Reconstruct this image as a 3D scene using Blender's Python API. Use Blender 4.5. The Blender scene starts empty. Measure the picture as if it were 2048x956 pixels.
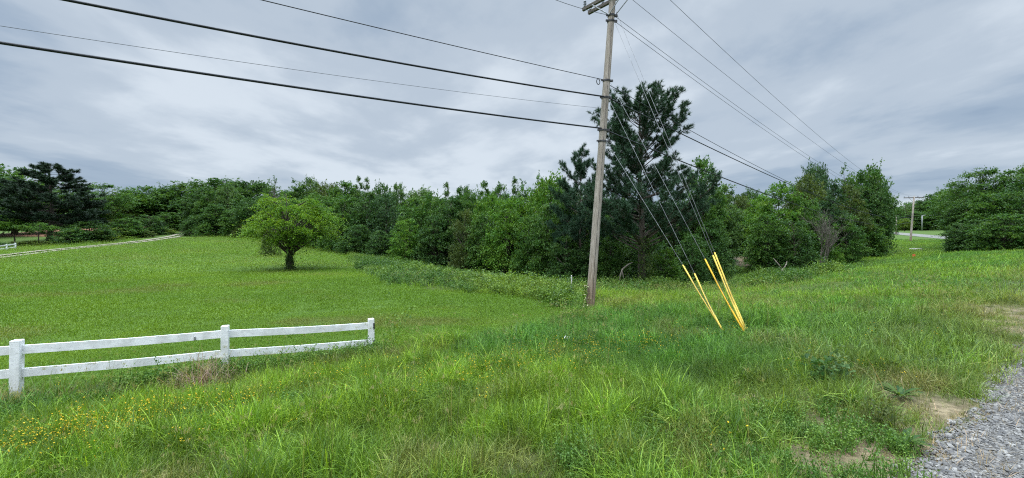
import bpy, math, random
import numpy as np
PI = math.pi
C = bpy.context.scene.collection
sc = bpy.context.scene
EYE = 1.65
F = 800.0                      # focal length in photo pixels (photo is 2048 wide)

# ------------------------------------------------------------------ camera, sky, sun, exposure
cd = bpy.data.cameras.new('camera'); cam = bpy.data.objects.new('camera', cd); C.objects.link(cam)
cam.location = (0, 0, EYE); cam.rotation_euler = (PI/2, 0, 0)
cd.sensor_fit = 'HORIZONTAL'; cd.sensor_width = 36; cd.lens = 36*F/2048
cd.clip_start = 0.05; cd.clip_end = 6000
sc.camera = cam
sc.view_settings.view_transform = 'Standard'; sc.view_settings.look = 'None'
sc.view_settings.exposure = 0.2; sc.view_settings.gamma = 1.0
sc.view_settings.use_curve_mapping = False
SUN_EL, SUN_AZ = 62, 215       # azimuth measured clockwise from the view direction
w = bpy.data.worlds.new('World'); sc.world = w; w.use_nodes = True
nt = w.node_tree; N = nt.nodes; L = nt.links; N.clear()
def nd(t, **k):
    n = N.new(t)
    for a, b in k.items(): setattr(n, a, b)
    return n
def mth(op, a, b=None, c=None, clamp=False):
    n = nd('ShaderNodeMath', operation=op, use_clamp=clamp)
    for i, v in enumerate((a, b, c)):
        if v is None: continue
        if isinstance(v, (int, float)): n.inputs[i].default_value = v
        else: L.new(v, n.inputs[i])
    return n.outputs[0]
def ramp(fac, stops, ease='EASE'):
    r = nd('ShaderNodeValToRGB'); e = r.color_ramp; e.interpolation = ease
    while len(e.elements) < len(stops): e.elements.new(0.5)
    for el, (p, c) in zip(e.elements, stops):
        el.position = p; el.color = (*c, 1) if len(c) == 3 else c
    L.new(fac, r.inputs[0]); return r.outputs[0]
def noise(vec, scale, detail=5, rough=.5, dist=0, lac=2):
    n = nd('ShaderNodeTexNoise'); n.inputs['Scale'].default_value = scale; n.inputs['Detail'].default_value = detail
    n.inputs['Roughness'].default_value = rough; n.inputs['Distortion'].default_value = dist
    n.inputs['Lacunarity'].default_value = lac
    if vec is not None: L.new(vec, n.inputs['Vector'])
    return n.outputs[0]
def mixc(fac, a, b, mode='MIX'):
    n = nd('ShaderNodeMix', data_type='RGBA', blend_type=mode)
    for s, v in ((n.inputs[0], fac), (n.inputs[6], a), (n.inputs[7], b)):
        if isinstance(v, (int, float)): s.default_value = v
        elif isinstance(v, tuple): s.default_value = (*v, 1)
        else: L.new(v, s)
    return n.outputs[2]
sky = nd('ShaderNodeTexSky', sky_type='NISHITA', sun_disc=False)
sky.sun_elevation = math.radians(SUN_EL); sky.sun_rotation = math.radians(SUN_AZ)
tc = nd('ShaderNodeTexCoord'); sx = nd('ShaderNodeSeparateXYZ'); L.new(tc.outputs['Generated'], sx.inputs[0])
zc = mth('MAXIMUM', sx.outputs[2], 0.0)
den = mth('ADD', zc, 0.10)
cx = mth('DIVIDE', sx.outputs[0], den); cy = mth('DIVIDE', sx.outputs[1], den)
def planar(ang, a, b):          # a cloud-layer coordinate turned by ang, stretched along its own y
    ca, sa = math.cos(ang), math.sin(ang)
    u = mth('ADD', mth('MULTIPLY', cx, ca*a), mth('MULTIPLY', cy, sa*a))
    v = mth('ADD', mth('MULTIPLY', cx, -sa*b), mth('MULTIPLY', cy, ca*b))
    cb = nd('ShaderNodeCombineXYZ'); L.new(u, cb.inputs[0]); L.new(v, cb.inputs[1]); cb.inputs[2].default_value = 3.7
    return cb.outputs[0]
n1 = noise(planar(0.35, .52, .36), 1.1, 7, .54, .35)
n2 = noise(planar(-0.15, .9, .62), 2.0, 7, .56, .25)
n3 = noise(planar(0.12, .34, .19), 1.0, 5, .5, .25)
cl = mth('ADD', mth('ADD', mth('MULTIPLY', n1, .54), mth('MULTIPLY', n2, .20)), mth('MULTIPLY', n3, .43))
ccol = ramp(cl, [(.43, (.215, .30, .425)), (.50, (.325, .41, .52)), (.57, (.45, .525, .615)), (.66, (.625, .695, .77))])
# overcast zenith brightening, with strong gain added above the view to light the ground
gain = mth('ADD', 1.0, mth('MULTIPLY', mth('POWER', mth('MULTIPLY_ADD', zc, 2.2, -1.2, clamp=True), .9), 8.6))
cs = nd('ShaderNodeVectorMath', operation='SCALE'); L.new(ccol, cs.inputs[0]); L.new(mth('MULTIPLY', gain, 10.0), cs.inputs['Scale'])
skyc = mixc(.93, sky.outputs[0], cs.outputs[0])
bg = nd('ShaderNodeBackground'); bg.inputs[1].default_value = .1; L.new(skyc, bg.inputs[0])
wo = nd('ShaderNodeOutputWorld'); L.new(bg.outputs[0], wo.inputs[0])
w.cycles.sampling_method = 'MANUAL'; w.cycles.sample_map_resolution = 512
sl = bpy.data.lights.new('sun', 'SUN'); sl.energy = 1.5; sl.angle = math.radians(25); sl.color = (1, .97, .92)
so = bpy.data.objects.new('sun', sl); C.objects.link(so); so.location = (0, -20, 60)
a_ = math.radians(SUN_AZ); so.rotation_euler = (math.radians(90-SUN_EL), 0, -a_+PI)
cy_ = sc.cycles; cy_.max_bounces = 6; cy_.diffuse_bounces = 3; cy_.transmission_bounces = 4; cy_.glossy_bounces = 2
cy_.use_denoising = False; cy_.pixel_filter_type = 'BLACKMAN_HARRIS'; cy_.filter_width = 1.15

# ------------------------------------------------------------------ terrain
def vnoise(x, y, seed=0):
    x = np.asarray(x, float); y = np.asarray(y, float)
    xi = np.floor(x).astype(np.int64); yi = np.floor(y).astype(np.int64)
    fx = x-xi; fy = y-yi; fx = fx*fx*(3-2*fx); fy = fy*fy*(3-2*fy)
    def h(a, b):
        n = (a*374761393 + b*668265263 + seed*1442695041) & 0x7fffffff
        n = ((n ^ (n >> 13))*1274126177) & 0x7fffffff
        n = n ^ (n >> 16)
        return (n & 0xffff)/65535.0
    return (h(xi, yi)*(1-fx)+h(xi+1, yi)*fx)*(1-fy)+(h(xi, yi+1)*(1-fx)+h(xi+1, yi+1)*fx)*fy
def fbm(x, y, seed=0, o=3):
    s = 0; a = .5
    for i in range(o):
        s = s+a*vnoise(np.asarray(x)*2**i, np.asarray(y)*2**i, seed+i*7); a *= .5
    return s/(1-.5**o)
RD = np.array([.8327, .5537]); RN = np.array([-.5537, .8327])      # road direction and its left normal
def off_along(x, y): return x*RN[0]+y*RN[1], x*RD[0]+y*RD[1]
def zroad(a): return .014*max(a-20, 0) if a < 130 else .014*110
cp = []
for a in (-60, -30, -15, -5, 0, 5, 10, 16, 24, 34, 48, 65, 90, 110):
    for o in (-40, -14, -5, 0, .9):
        p = RD*a+RN*o; cp.append((p[0], p[1], zroad(a)))
for a in (-25, -14, -6, 0, 5, 10, 15):
    for o, z in ((3, -.2), (6, -.5), (9, -.82), (12, -.87)):
        p = RD*a+RN*o; cp.append((p[0], p[1], z))
for a in (24, 34, 48, 65):
    for o, z in ((4, -.25), (8, -.55)):
        p = RD*a+RN*o; cp.append((p[0], p[1], zroad(a)+z))
def CP(px, py, d): cp.append(((px-1024)/F*d, d, EYE+(478-py)/F*d))
for t in [(1650,545,45),(1560,550,36),(1283,580,32),(1000,564,45),(1150,579,36),(900,547,52),(800,523,62),(700,508,68),
          (600,494,75),(573,543,32),(400,471,95),(480,473,92),(300,481,78),(180,492,66),(0,516,44),(100,503,55),
          (0,600,16.6),(500,600,16.6),(-300,560,24),(900,560,24.8),(200,540,32),(850,557,28),(1000,576,26),(750,536,38),
          (700,521,50),(300,510,47),(450,508,48),(20,470,85),(60,462,110),(375,456,115),(1780,497,70),(1750,511,60),
          (1821,482,85),(1770,466,110),(1905,477,88),(1850,462,140),(1905,461,140),(1487,528,50),(1487,505,70),
          (700,470,120),(1000,470,120),(1400,470,120),(1600,470,120),(-300,480,90),(-200,500,60),(1350,590,22),(1500,600,18),
          (1600,575,24),(1700,545,34),(1400,575,38)]: CP(*t)
for k in range(24):
    t = k*PI/12
    for r, z in ((330, 8), (900, 16), (2200, 30)): cp.append((r*math.cos(t), r*math.sin(t), z if math.sin(t) > -.5 else z*.2))
cp = np.array(cp); _P = cp[:, :2]; _n = len(cp)
def _phi(d2): return np.where(d2 > 1e-9, .5*d2*np.log(np.maximum(d2, 1e-9)), 0)
_A = np.zeros((_n+3, _n+3)); _d2 = ((_P[:, None]-_P[None])**2).sum(-1)
_A[:_n, :_n] = _phi(_d2)+np.eye(_n)*2.0; _A[:_n, _n] = 1; _A[:_n, _n+1:] = _P; _A[_n, :_n] = 1; _A[_n+1:, :_n] = _P.T
_W = np.linalg.solve(_A, np.concatenate([cp[:, 2], np.zeros(3)]))
def ground_z(x, y):
    x = np.atleast_1d(np.asarray(x, float)); y = np.atleast_1d(np.asarray(y, float)); out = np.empty(len(x))
    for i in range(0, len(x), 20000):
        q = np.stack([x[i:i+20000], y[i:i+20000]], 1)
        d2 = (q**2).sum(1)[:, None]+(_P**2).sum(1)[None]-2*q@_P.T
        out[i:i+20000] = _phi(np.maximum(d2, 0))@_W[:_n]+_W[_n]+q@_W[_n+1:]
    o, _ = off_along(x, y)
    rough = np.clip((o-.8)/2, 0, 1)*np.clip(1.3-np.hypot(x, y)/30, 0, 1)
    return out+rough*(.09*(fbm(x*.45, y*.45, 3)-.5)+.05*(fbm(x*1.9, y*1.9, 5)-.5))
def gz(x, y): return float(ground_z([x], [y])[0])
def at(px, py, dmax=220):
    """the point of the ground seen at a photo pixel"""
    d = np.concatenate([np.arange(1, 40, .1), np.arange(40, dmax, .5)])
    x = (px-1024)/F*d; z = EYE+(478-py)/F*d
    hit = np.nonzero(ground_z(x, d) > z)[0]
    i = hit[0] if len(hit) else len(d)-1
    return np.array([x[i], d[i]])
def atl(pts): return np.array([at(*p) for p in pts])

# ------------------------------------------------------------------ mesh helpers
def tag(o, label=None, cat=None, group=None, kind=None):
    if label: o['label'] = label
    if cat: o['category'] = cat
    if group: o['group'] = group
    if kind: o['kind'] = kind
    return o
def link(name, me, mat=None, parent=None):
    o = bpy.data.objects.new(name, me); C.objects.link(o)
    if mat: me.materials.append(mat)
    if parent: o.parent = parent
    return o
def empty(name, loc, label, cat, group=None):
    o = bpy.data.objects.new(name, None); C.objects.link(o); o.location = loc; o.empty_display_size = .2
    return tag(o, label, cat, group)
def polymesh(name, V, quads=None, tris=None, smooth=False, attrs=None):
    V = np.ascontiguousarray(V, np.float32); me = bpy.data.meshes.new(name)
    q = np.zeros((0, 4), np.int32) if quads is None else np.asarray(quads, np.int32).reshape(-1, 4)
    t = np.zeros((0, 3), np.int32) if tris is None else np.asarray(tris, np.int32).reshape(-1, 3)
    li = np.concatenate([q.ravel(), t.ravel()]).astype(np.int32)
    ls = np.concatenate([np.arange(len(q))*4, len(q)*4+np.arange(len(t))*3]).astype(np.int32)
    me.vertices.add(len(V)); me.vertices.foreach_set('co', V.ravel())
    me.loops.add(len(li)); me.loops.foreach_set('vertex_index', li)
    me.polygons.add(len(ls)); me.polygons.foreach_set('loop_start', ls)
    me.polygons.foreach_set('use_smooth', np.full(len(ls), smooth))
    me.update(calc_edges=True)
    for k, v in (attrs or {}).items():
        v = np.ascontiguousarray(v, np.float32)
        if v.ndim == 1: me.attributes.new(k, 'FLOAT', 'POINT').data.foreach_set('value', v)
        else: me.attributes.new(k, 'FLOAT_COLOR', 'POINT').data.foreach_set('color', np.concatenate([v, np.ones((len(v), 1), np.float32)], 1).ravel())
    return me
class MB:
    def __init__(s): s.v = []; s.f = []
    def add(s, v, f):
        b = len(s.v); s.v += [tuple(p) for p in v]; s.f += [tuple(i+b for i in q) for q in f]
    def tube(s, pts, rad, n=6, cap=True):
        pts = np.asarray(pts, float); m = len(pts); rad = np.full(m, rad) if np.isscalar(rad) else np.asarray(rad)
        t = np.gradient(pts, axis=0); t /= np.linalg.norm(t, axis=1)[:, None]+1e-9
        ref = np.array([0, 0, 1.]) if abs(t[0][2]) < .9 else np.array([1., 0, 0])
        v = []
        u = None
        for i in range(m):
            u = ref-t[i]*ref.dot(t[i]) if u is None else u-t[i]*u.dot(t[i])
            u = u/(np.linalg.norm(u)+1e-9); b = np.cross(t[i], u)
            for k in range(n):
                a = 2*PI*k/n; v.append(pts[i]+rad[i]*(math.cos(a)*u+math.sin(a)*b))
        f = [(i*n+k, i*n+(k+1) % n, (i+1)*n+(k+1) % n, (i+1)*n+k) for i in range(m-1) for k in range(n)]
        if cap: f += [tuple(reversed(range(n))), tuple(range((m-1)*n, m*n))]
        s.add(v, f)
    def box(s, c, size, ax=None, bev=0.0):
        """box about c; ax = three axes (rows); a small chamfer round the long edges"""
        ax = np.eye(3) if ax is None else np.asarray(ax, float)
        hx, hy, hz = np.array(size)/2; b = bev
        ring = [(-hx+b, -hy), (hx-b, -hy), (hx, -hy+b), (hx, hy-b), (hx-b, hy), (-hx+b, hy), (-hx, hy-b), (-hx, -hy+b)] if b else [(-hx, -hy), (hx, -hy), (hx, hy), (-hx, hy)]
        n = len(ring); lv = [(-hz, 0), (hz, 0)] if not b else [(-hz, b), (-hz+b, 0), (hz-b, 0), (hz, b)]
        v = []
        for z, ins in lv:
            for (x, y) in ring:
                k = 1-ins/max(hx, hy) if ins else 1
                v.append(np.array(c)+ax[0]*x*(1-ins/hx)+ax[1]*y*(1-ins/hy)+ax[2]*z)
        m = len(lv)
        f = [(i*n+k, i*n+(k+1) % n, (i+1)*n+(k+1) % n, (i+1)*n+k) for i in range(m-1) for k in range(n)]
        f += [tuple(reversed(range(n))), tuple(range((m-1)*n, m*n))]
        s.add(v, f)
    def mesh(s, name, smooth=False):
        me = bpy.data.meshes.new(name); me.from_pydata(s.v, [], s.f); me.update()
        if smooth: me.polygons.foreach_set('use_smooth', np.ones(len(me.polygons), bool))
        return me
    def build(s, name, mat, parent=None, smooth=False): return link(name, s.mesh(name, smooth), mat, parent)

# ------------------------------------------------------------------ materials
def newmat(name):
    global nt, N, L
    m = bpy.data.materials.new(name); m.use_nodes = True; nt = m.node_tree; N = nt.nodes; L = nt.links; N.clear()
    return m
def finish(col, rough=.8, bump=None, bstr=.3, bdist=.02, spec=.3, metal=0):
    p = nd('ShaderNodeBsdfPrincipled'); o = nd('ShaderNodeOutputMaterial'); L.new(p.outputs[0], o.inputs[0])
    if isinstance(col, tuple): p.inputs['Base Color'].default_value = (*col, 1)
    else: L.new(col, p.inputs['Base Color'])
    if isinstance(rough, (int, float)): p.inputs['Roughness'].default_value = rough
    else: L.new(rough, p.inputs['Roughness'])
    p.inputs['Specular IOR Level'].default_value = spec; p.inputs['Metallic'].default_value = metal
    if bump is not None:
        b = nd('ShaderNodeBump'); b.inputs['Strength'].default_value = bstr; b.inputs['Distance'].default_value = bdist
        L.new(bump, b.inputs['Height']); L.new(b.outputs[0], p.inputs['Normal'])
    return p, o
def objco(scale=(1, 1, 1)):
    t = nd('ShaderNodeTexCoord'); mp = nd('ShaderNodeMapping'); mp.inputs['Scale'].default_value = scale
    L.new(t.outputs['Object'], mp.inputs[0]); return mp.outputs[0]
def leafy(col, trans=.35, rough=.55, spec=.25):
    """leaf shader: a surface and the light that comes through it"""
    p, o = finish(col, rough, spec=spec)
    tr = nd('ShaderNodeBsdfTranslucent'); hs = nd('ShaderNodeMix', data_type='RGBA', blend_type='MULTIPLY'); hs.inputs[0].default_value = 1
    L.new(col, hs.inputs[6]); hs.inputs[7].default_value = (1.25, 1.15, .55, 1); L.new(hs.outputs[2], tr.inputs[0])
    mx = nd('ShaderNodeMixShader'); mx.inputs[0].default_value = trans
    L.new(p.outputs[0], mx.inputs[1]); L.new(tr.outputs[0], mx.inputs[2]); L.new(mx.outputs[0], o.inputs[0])
M = {}
def attr(name, typ='GEOMETRY'):
    a = nd('ShaderNodeAttribute', attribute_name=name, attribute_type=typ); return a
# foliage: colour of the tree (object colour) varied leaf by leaf
M['leaf'] = newmat('leaf_foliage')
oi = nd('ShaderNodeObjectInfo'); lv = attr('lv').outputs['Fac']
hv = nd('ShaderNodeHueSaturation'); L.new(oi.outputs['Color'], hv.inputs['Color'])
L.new(mth('MULTIPLY_ADD', lv, -.07, .535), hv.inputs['Hue']); L.new(mth('MULTIPLY_ADD', lv, .95, .55), hv.inputs['Value'])
leafy(hv.outputs[0], .38)
M['needle'] = newmat('pine_needles')
oi = nd('ShaderNodeObjectInfo'); lv = attr('lv').outputs['Fac']
hv = nd('ShaderNodeHueSaturation'); L.new(oi.outputs['Color'], hv.inputs['Color'])
L.new(mth('MULTIPLY_ADD', lv, .8, .6), hv.inputs['Value']); leafy(hv.outputs[0], .12)
M['grass'] = newmat('grass_blades')
ti = attr('tint', 'INSTANCER').outputs['Color']; bv = attr('lv').outputs['Fac']
hv = nd('ShaderNodeHueSaturation'); L.new(ti, hv.inputs['Color'])
L.new(mth('MULTIPLY_ADD', bv, -.04, .52), hv.inputs['Hue']); L.new(mth('MULTIPLY_ADD', bv, 1.2, .42), hv.inputs['Value'])
leafy(hv.outputs[0], .35, .5, .3)
M['bark'] = newmat('bark')
co = objco((3, 3, .6)); n = noise(co, 4, 6, .65)
finish(ramp(n, [(.3, (.035, .028, .022)), (.7, (.12, .10, .08))]), .95, n, .6, .05)
M['pale_bark'] = newmat('dead_wood')
n = noise(objco((4, 4, 1)), 5, 5, .6); finish(ramp(n, [(.3, (.14, .12, .10)), (.7, (.30, .26, .22))]), .95, n, .4, .02)
M['twigs'] = newmat('dead_grey_twigs')
n = noise(objco((4, 4, 1)), 5, 5, .6); finish(ramp(n, [(.3, (.075, .064, .054)), (.7, (.16, .14, .12))]), .95)
M['pole_wood'] = newmat('weathered_pole_wood')
co = objco((9, 9, .35)); n = noise(co, 3, 8, .7); n2_ = noise(objco((30, 30, .5)), 3, 4, .6)
t = nd('ShaderNodeTexCoord'); s = nd('ShaderNodeSeparateXYZ'); L.new(t.outputs['Object'], s.inputs[0])
base = ramp(mth('MULTIPLY_ADD', n2_, .5, mth('MULTIPLY', n, .5)), [(.33, (.07, .058, .047)), (.45, (.25, .215, .18)), (.62, (.45, .40, .35))])
foot = ramp(n, [(.3, (.10, .06, .035)), (.7, (.30, .19, .11))])
ff = mth('SUBTRACT', 1.45, mth('MULTIPLY_ADD', n, 1.2, mth('MULTIPLY', s.outputs[2], .42)), clamp=True)
finish(mixc(ff, base, foot), .9, n2_, .5, .01)
M['arm_wood'] = newmat('crossarm_wood')
n = noise(objco((3, 20, 20)), 3, 6, .6); finish(ramp(n, [(.3, (.05, .045, .04)), (.7, (.17, .15, .13))]), .9, n, .4, .01)
M['white_paint'] = newmat('white_fence_paint')
co = objco(); n = noise(co, 5, 8, .62); ch = noise(objco((3, 3, 12)), 4, 8, .7)
wear = ramp(ch, [(.625, (0, 0, 0)), (.665, (1, 1, 1))], 'LINEAR'); dirt = ramp(n, [(.35, (.60, .61, .60)), (.65, (.80, .81, .82))])
t = nd('ShaderNodeTexCoord'); sp = nd('ShaderNodeSeparateXYZ'); L.new(t.outputs['Object'], sp.inputs[0]); gm = mth('MULTIPLY', mth('SUBTRACT', .34, mth('MULTIPLY_ADD', n, .45, sp.outputs[2]), clamp=True), 2.2, clamp=True)
finish(mixc(wear, mixc(gm, dirt, (.30, .31, .20)), (.27, .255, .23)), .6, ch, .35, .006)
M['yellow'] = newmat('yellow_guard_plastic')
n = noise(objco((7, 7, 2.5)), 3, 8, .7); finish(ramp(n, [(.28, (.40, .29, .06)), (.42, (.62, .45, .07)), (.7, (.78, .60, .14))]), .6, spec=.3)
M['amber'] = newmat('amber_guard_plastic')
n = noise(objco((7, 7, 2.5)), 3, 8, .7); finish(ramp(n, [(.28, (.42, .25, .03)), (.42, (.62, .36, .02)), (.7, (.78, .48, .04))]), .6, spec=.3)
M['cable'] = newmat('black_cable_jacket'); n = noise(objco(), 8, 3); finish(ramp(n, [(.3, (.008, .010, .014)), (.7, (.022, .026, .034))]), .5)
M['wire'] = newmat('grey_wire'); n = noise(objco(), 5, 3); finish(ramp(n, [(.3, (.045, .05, .058)), (.7, (.10, .11, .12))]), .5, metal=.3)
M['steel'] = newmat('galvanised_steel'); n = noise(objco(), 12, 4); finish(ramp(n, [(.3, (.22, .23, .24)), (.7, (.42, .43, .44))]), .5, metal=.6)
M['guy_steel'] = newmat('dull_strand'); n = noise(objco(), 6, 3); finish(ramp(n, [(.3, (.11, .115, .12)), (.7, (.20, .205, .21))]), .6)
M['dark_steel'] = newmat('dark_steel'); n = noise(objco(), 12, 4); finish(ramp(n, [(.3, (.03, .03, .033)), (.7, (.09, .09, .095))]), .6, metal=.4)
M['porcelain'] = newmat('grey_porcelain'); n = noise(objco(), 9, 2); finish(ramp(n, [(.3, (.13, .15, .18)), (.7, (.24, .27, .31))]), .25, spec=.5)
M['concrete'] = newmat('pale_concrete'); n = noise(objco(), 6, 6, .6); finish(ramp(n, [(.3, (.36, .36, .34)), (.7, (.58, .58, .55))]), .9, n, .3)
M['orange'] = newmat('orange_plastic'); n = noise(objco(), 9, 2); finish(ramp(n, [(.3, (.42, .09, .03)), (.7, (.55, .14, .05))]), .5)
M['paper'] = newmat('white_plastic_film'); n = noise(objco(), 14, 4); finish(ramp(n, [(.3, (.42, .42, .40)), (.7, (.62, .62, .60))]), .5)
M['flower'] = newmat('yellow_petals'); n = noise(objco(), 9, 2); finish(ramp(n, [(.3, (.60, .44, .02)), (.7, (.74, .60, .07))]), .6)
M['petal'] = newmat('pale_petals'); n = noise(objco(), 9, 2); finish(ramp(n, [(.3, (.62, .58, .30)), (.7, (.80, .78, .55))]), .6)
M['stone'] = newmat('crushed_limestone')
oi = nd('ShaderNodeObjectInfo'); n = noise(objco((30, 30, 30)), 2, 4)
c1 = ramp(oi.outputs['Random'], [(0, (.05, .052, .056)), (.35, (.112, .109, .104)), (.7, (.182, .176, .166)), (1, (.34, .33, .305))], 'LINEAR')
finish(mixc(.35, c1, ramp(n, [(.3, (.07, .07, .07)), (.7, (.22, .217, .21))])), .85)
M['gravel'] = newmat('gravel_bed')
n = noise(objco(), 55, 3, .6); v = nd('ShaderNodeTexVoronoi'); v.inputs['Scale'].default_value = 42; L.new(objco(), v.inputs['Vector'])
sp = nd('ShaderNodeSeparateColor'); L.new(v.outputs['Color'], sp.inputs[0])
finish(mixc(ramp(v.outputs['Distance'], [(.35, (0, 0, 0)), (.75, (1, 1, 1))]), ramp(sp.outputs[0], [(0, (.08, .078, .072)), (1, (.21, .205, .19))], 'LINEAR'), (.09, .083, .072)), .9, v.outputs['Distance'], -.9, .02)
M['asphalt'] = newmat('asphalt'); n = noise(objco(), 120, 4, .7); finish(ramp(n, [(.3, (.04, .04, .042)), (.7, (.075, .075, .078))]), .9, n, .3, .005)
M['far_road'] = newmat('pale_chip_seal'); n = noise(objco(), 1.5, 6, .6); finish(ramp(n, [(.3, (.125, .125, .112)), (.7, (.19, .19, .175))]), .9)
M['track'] = newmat('pale_gravel_track'); n = noise(objco(), 1.2, 8, .7); finish(ramp(n, [(.3, (.14, .115, .075)), (.5, (.24, .21, .165)), (.75, (.31, .29, .25))]), .95)
M['soil'] = newmat('ploughed_soil'); n = noise(objco((.3, 1.5, 1)), 1, 6, .6); finish(ramp(n, [(.3, (.20, .095, .055)), (.7, (.33, .17, .10))]), .95)
M['earth'] = newmat('bare_earth'); n = noise(objco(), 2.5, 6, .65); finish(ramp(n, [(.3, (.055, .038, .022)), (.7, (.12, .082, .05))]), .95)
# the ground itself: which plant cover grows where comes from vertex attributes
M['ground'] = newmat('ground_soil_and_turf')
co = objco(); nA = noise(co, .22, 6, .6); nB = noise(co, 1.7, 6, .65); nC = noise(co, 14, 5, .7)
lawn = mixc(nA, (.050, .105, .010), (.072, .130, .014))
lawn = mixc(ramp(nB, [(.50, (0, 0, 0)), (.75, (.55, .55, .55))]), lawn, (.085, .12, .020))
lawn = mixc(ramp(nC, [(.40, (.65, .65, .65)), (.60, (0, 0, 0))]), lawn, (.040, .080, .010))
rgh = mixc(nB, (.040, .070, .014), (.075, .095, .024)); rgh = mixc(ramp(nC, [(.45, (.6, .6, .6)), (.6, (0, 0, 0))]), rgh, (.040, .034, .018))
worn = mixc(nB, (.17, .13, .075), (.26, .21, .13)); worn = mixc(ramp(nC, [(.45, (.7, .7, .7)), (.62, (0, 0, 0))]), worn, (.085, .065, .035))
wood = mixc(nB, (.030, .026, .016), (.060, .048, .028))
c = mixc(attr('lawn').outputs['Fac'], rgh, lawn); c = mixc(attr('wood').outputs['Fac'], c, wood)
c = mixc(mth('MULTIPLY', attr('worn').outputs['Fac'], ramp(nB, [(.3, (.25, .25, .25)), (.6, (1, 1, 1))])), c, worn)
finish(c, .95, nC, .5, .04)

# ------------------------------------------------------------------ zones on the ground
FP = [np.array(p) for p in ((-10.13, 5.11), (-7.68, 6.2), (-5.23, 7.29), (-3.01, 8.55))]
def inpoly(x, y, poly):
    x = np.asarray(x); y = np.asarray(y); r = np.zeros(len(x), bool); m = len(poly)
    for i in range(m):
        x1, y1 = poly[i]; x2, y2 = poly[(i+1) % m]
        if y1 == y2: continue
        c_ = ((y1 > y) != (y2 > y)) & (x < (x2-x1)*(y-y1)/(y2-y1)+x1); r ^= c_
    return r
def seg_dist(x, y, pl):
    d = np.full(len(x), 1e9)
    for a, b in zip(pl[:-1], pl[1:]):
        ab = np.array(b)-a; t = np.clip(((x-a[0])*ab[0]+(y-a[1])*ab[1])/(ab@ab), 0, 1)
        d = np.minimum(d, np.hypot(x-a[0]-t*ab[0], y-a[1]-t*ab[1]))
    return d
EDGE = atl([(690, 511), (712, 533), (748, 557), (785, 572), (870, 581), (1000, 592), (1090, 607), (1150, 630)])
LAWN = np.concatenate([EDGE, atl([(1090, 655), (950, 680), (820, 702)]), [FP[3]+[.1, .1], FP[2], FP[1], FP[1]-np.array([27., 12.])],
                       [[-120, 20], [-120, 60]], [[-78, 98], [-60, 98]], atl([(480, 473), (600, 492), (670, 506)])])
BRUSH = np.concatenate([EDGE[:6], atl([(1100, 605), (1150, 612)]), [[6, 34]], atl([(1000, 566), (900, 549), (800, 525), (700, 510)])])
def lawn_mask(x, y):
    j = np.clip(np.hypot(x, y)*.03, .25, .8)
    return inpoly(x+j*(fbm(x*.9, y*.9, 11)-.5)*2, y+j*(fbm(x*.9, y*.9, 12)-.5)*2, LAWN)
def brush_mask(x, y): return inpoly(x+4*(fbm(x*.5, y*.5, 21)-.5), y+4*(fbm(x*.5, y*.5, 22)-.5), BRUSH) & ~lawn_mask(x, y)
def worn_w(x, y):
    o, a = off_along(x, y); width = 1.75+.7*np.clip((7-a)/3, 0, 1)+1.5*(fbm(x*.6, y*.6, 31)-.5)*2+np.clip((a-4)*.06, 0, .6)
    return np.clip((width-o)/1.2, 0, 1)*np.clip((a-1.3)/1.8, 0, 1)*np.clip((30-a)/10, 0, 1)
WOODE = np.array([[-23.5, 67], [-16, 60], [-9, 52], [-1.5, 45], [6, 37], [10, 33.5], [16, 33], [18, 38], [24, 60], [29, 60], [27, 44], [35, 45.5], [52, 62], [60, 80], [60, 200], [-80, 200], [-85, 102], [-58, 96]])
def gravel_edge(a): return .66+.22*(fbm(a*.9, a*0+.3, 41)-.5)*2+.1*(fbm(a*5, a*0+.7, 42)-.5)*2

# ground: one sheet to the horizon, rings widening from the camera
R_ = np.concatenate([[0], np.geomspace(.35, 2000, 250)]); T_ = np.linspace(0, 2*PI, 420, endpoint=False)
rr, tt = np.meshgrid(R_, T_, indexing='ij'); X = (rr*np.sin(tt)).ravel(); Y = (rr*np.cos(tt)).ravel(); Z = ground_z(X, Y)
nt_, nr_ = len(T_), len(R_); i, k = np.meshgrid(np.arange(nr_-1), np.arange(nt_), indexing='ij'); k2 = (k+1) % nt_
Q = np.stack([i*nt_+k, i*nt_+k2, (i+1)*nt_+k2, (i+1)*nt_+k], -1).reshape(-1, 4)[:, ::-1]
far = np.hypot(X, Y)
lw = lawn_mask(X, Y).astype(float); lw = np.where((far > 105), .8, lw); lw = np.where(X > 70, np.maximum(lw, .9*(Y > 60)), lw)
o_, a_2 = off_along(X, Y); lw = np.where((o_ > 2.5) & (X > 6) & (Y < 60), np.maximum(lw, .65), lw)
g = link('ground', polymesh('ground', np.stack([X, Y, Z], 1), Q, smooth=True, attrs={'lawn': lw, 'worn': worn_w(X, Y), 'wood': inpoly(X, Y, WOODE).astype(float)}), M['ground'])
tag(g, 'rolling green ground with mown lawn and rough grass to the horizon', 'ground', kind='structure')

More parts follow.
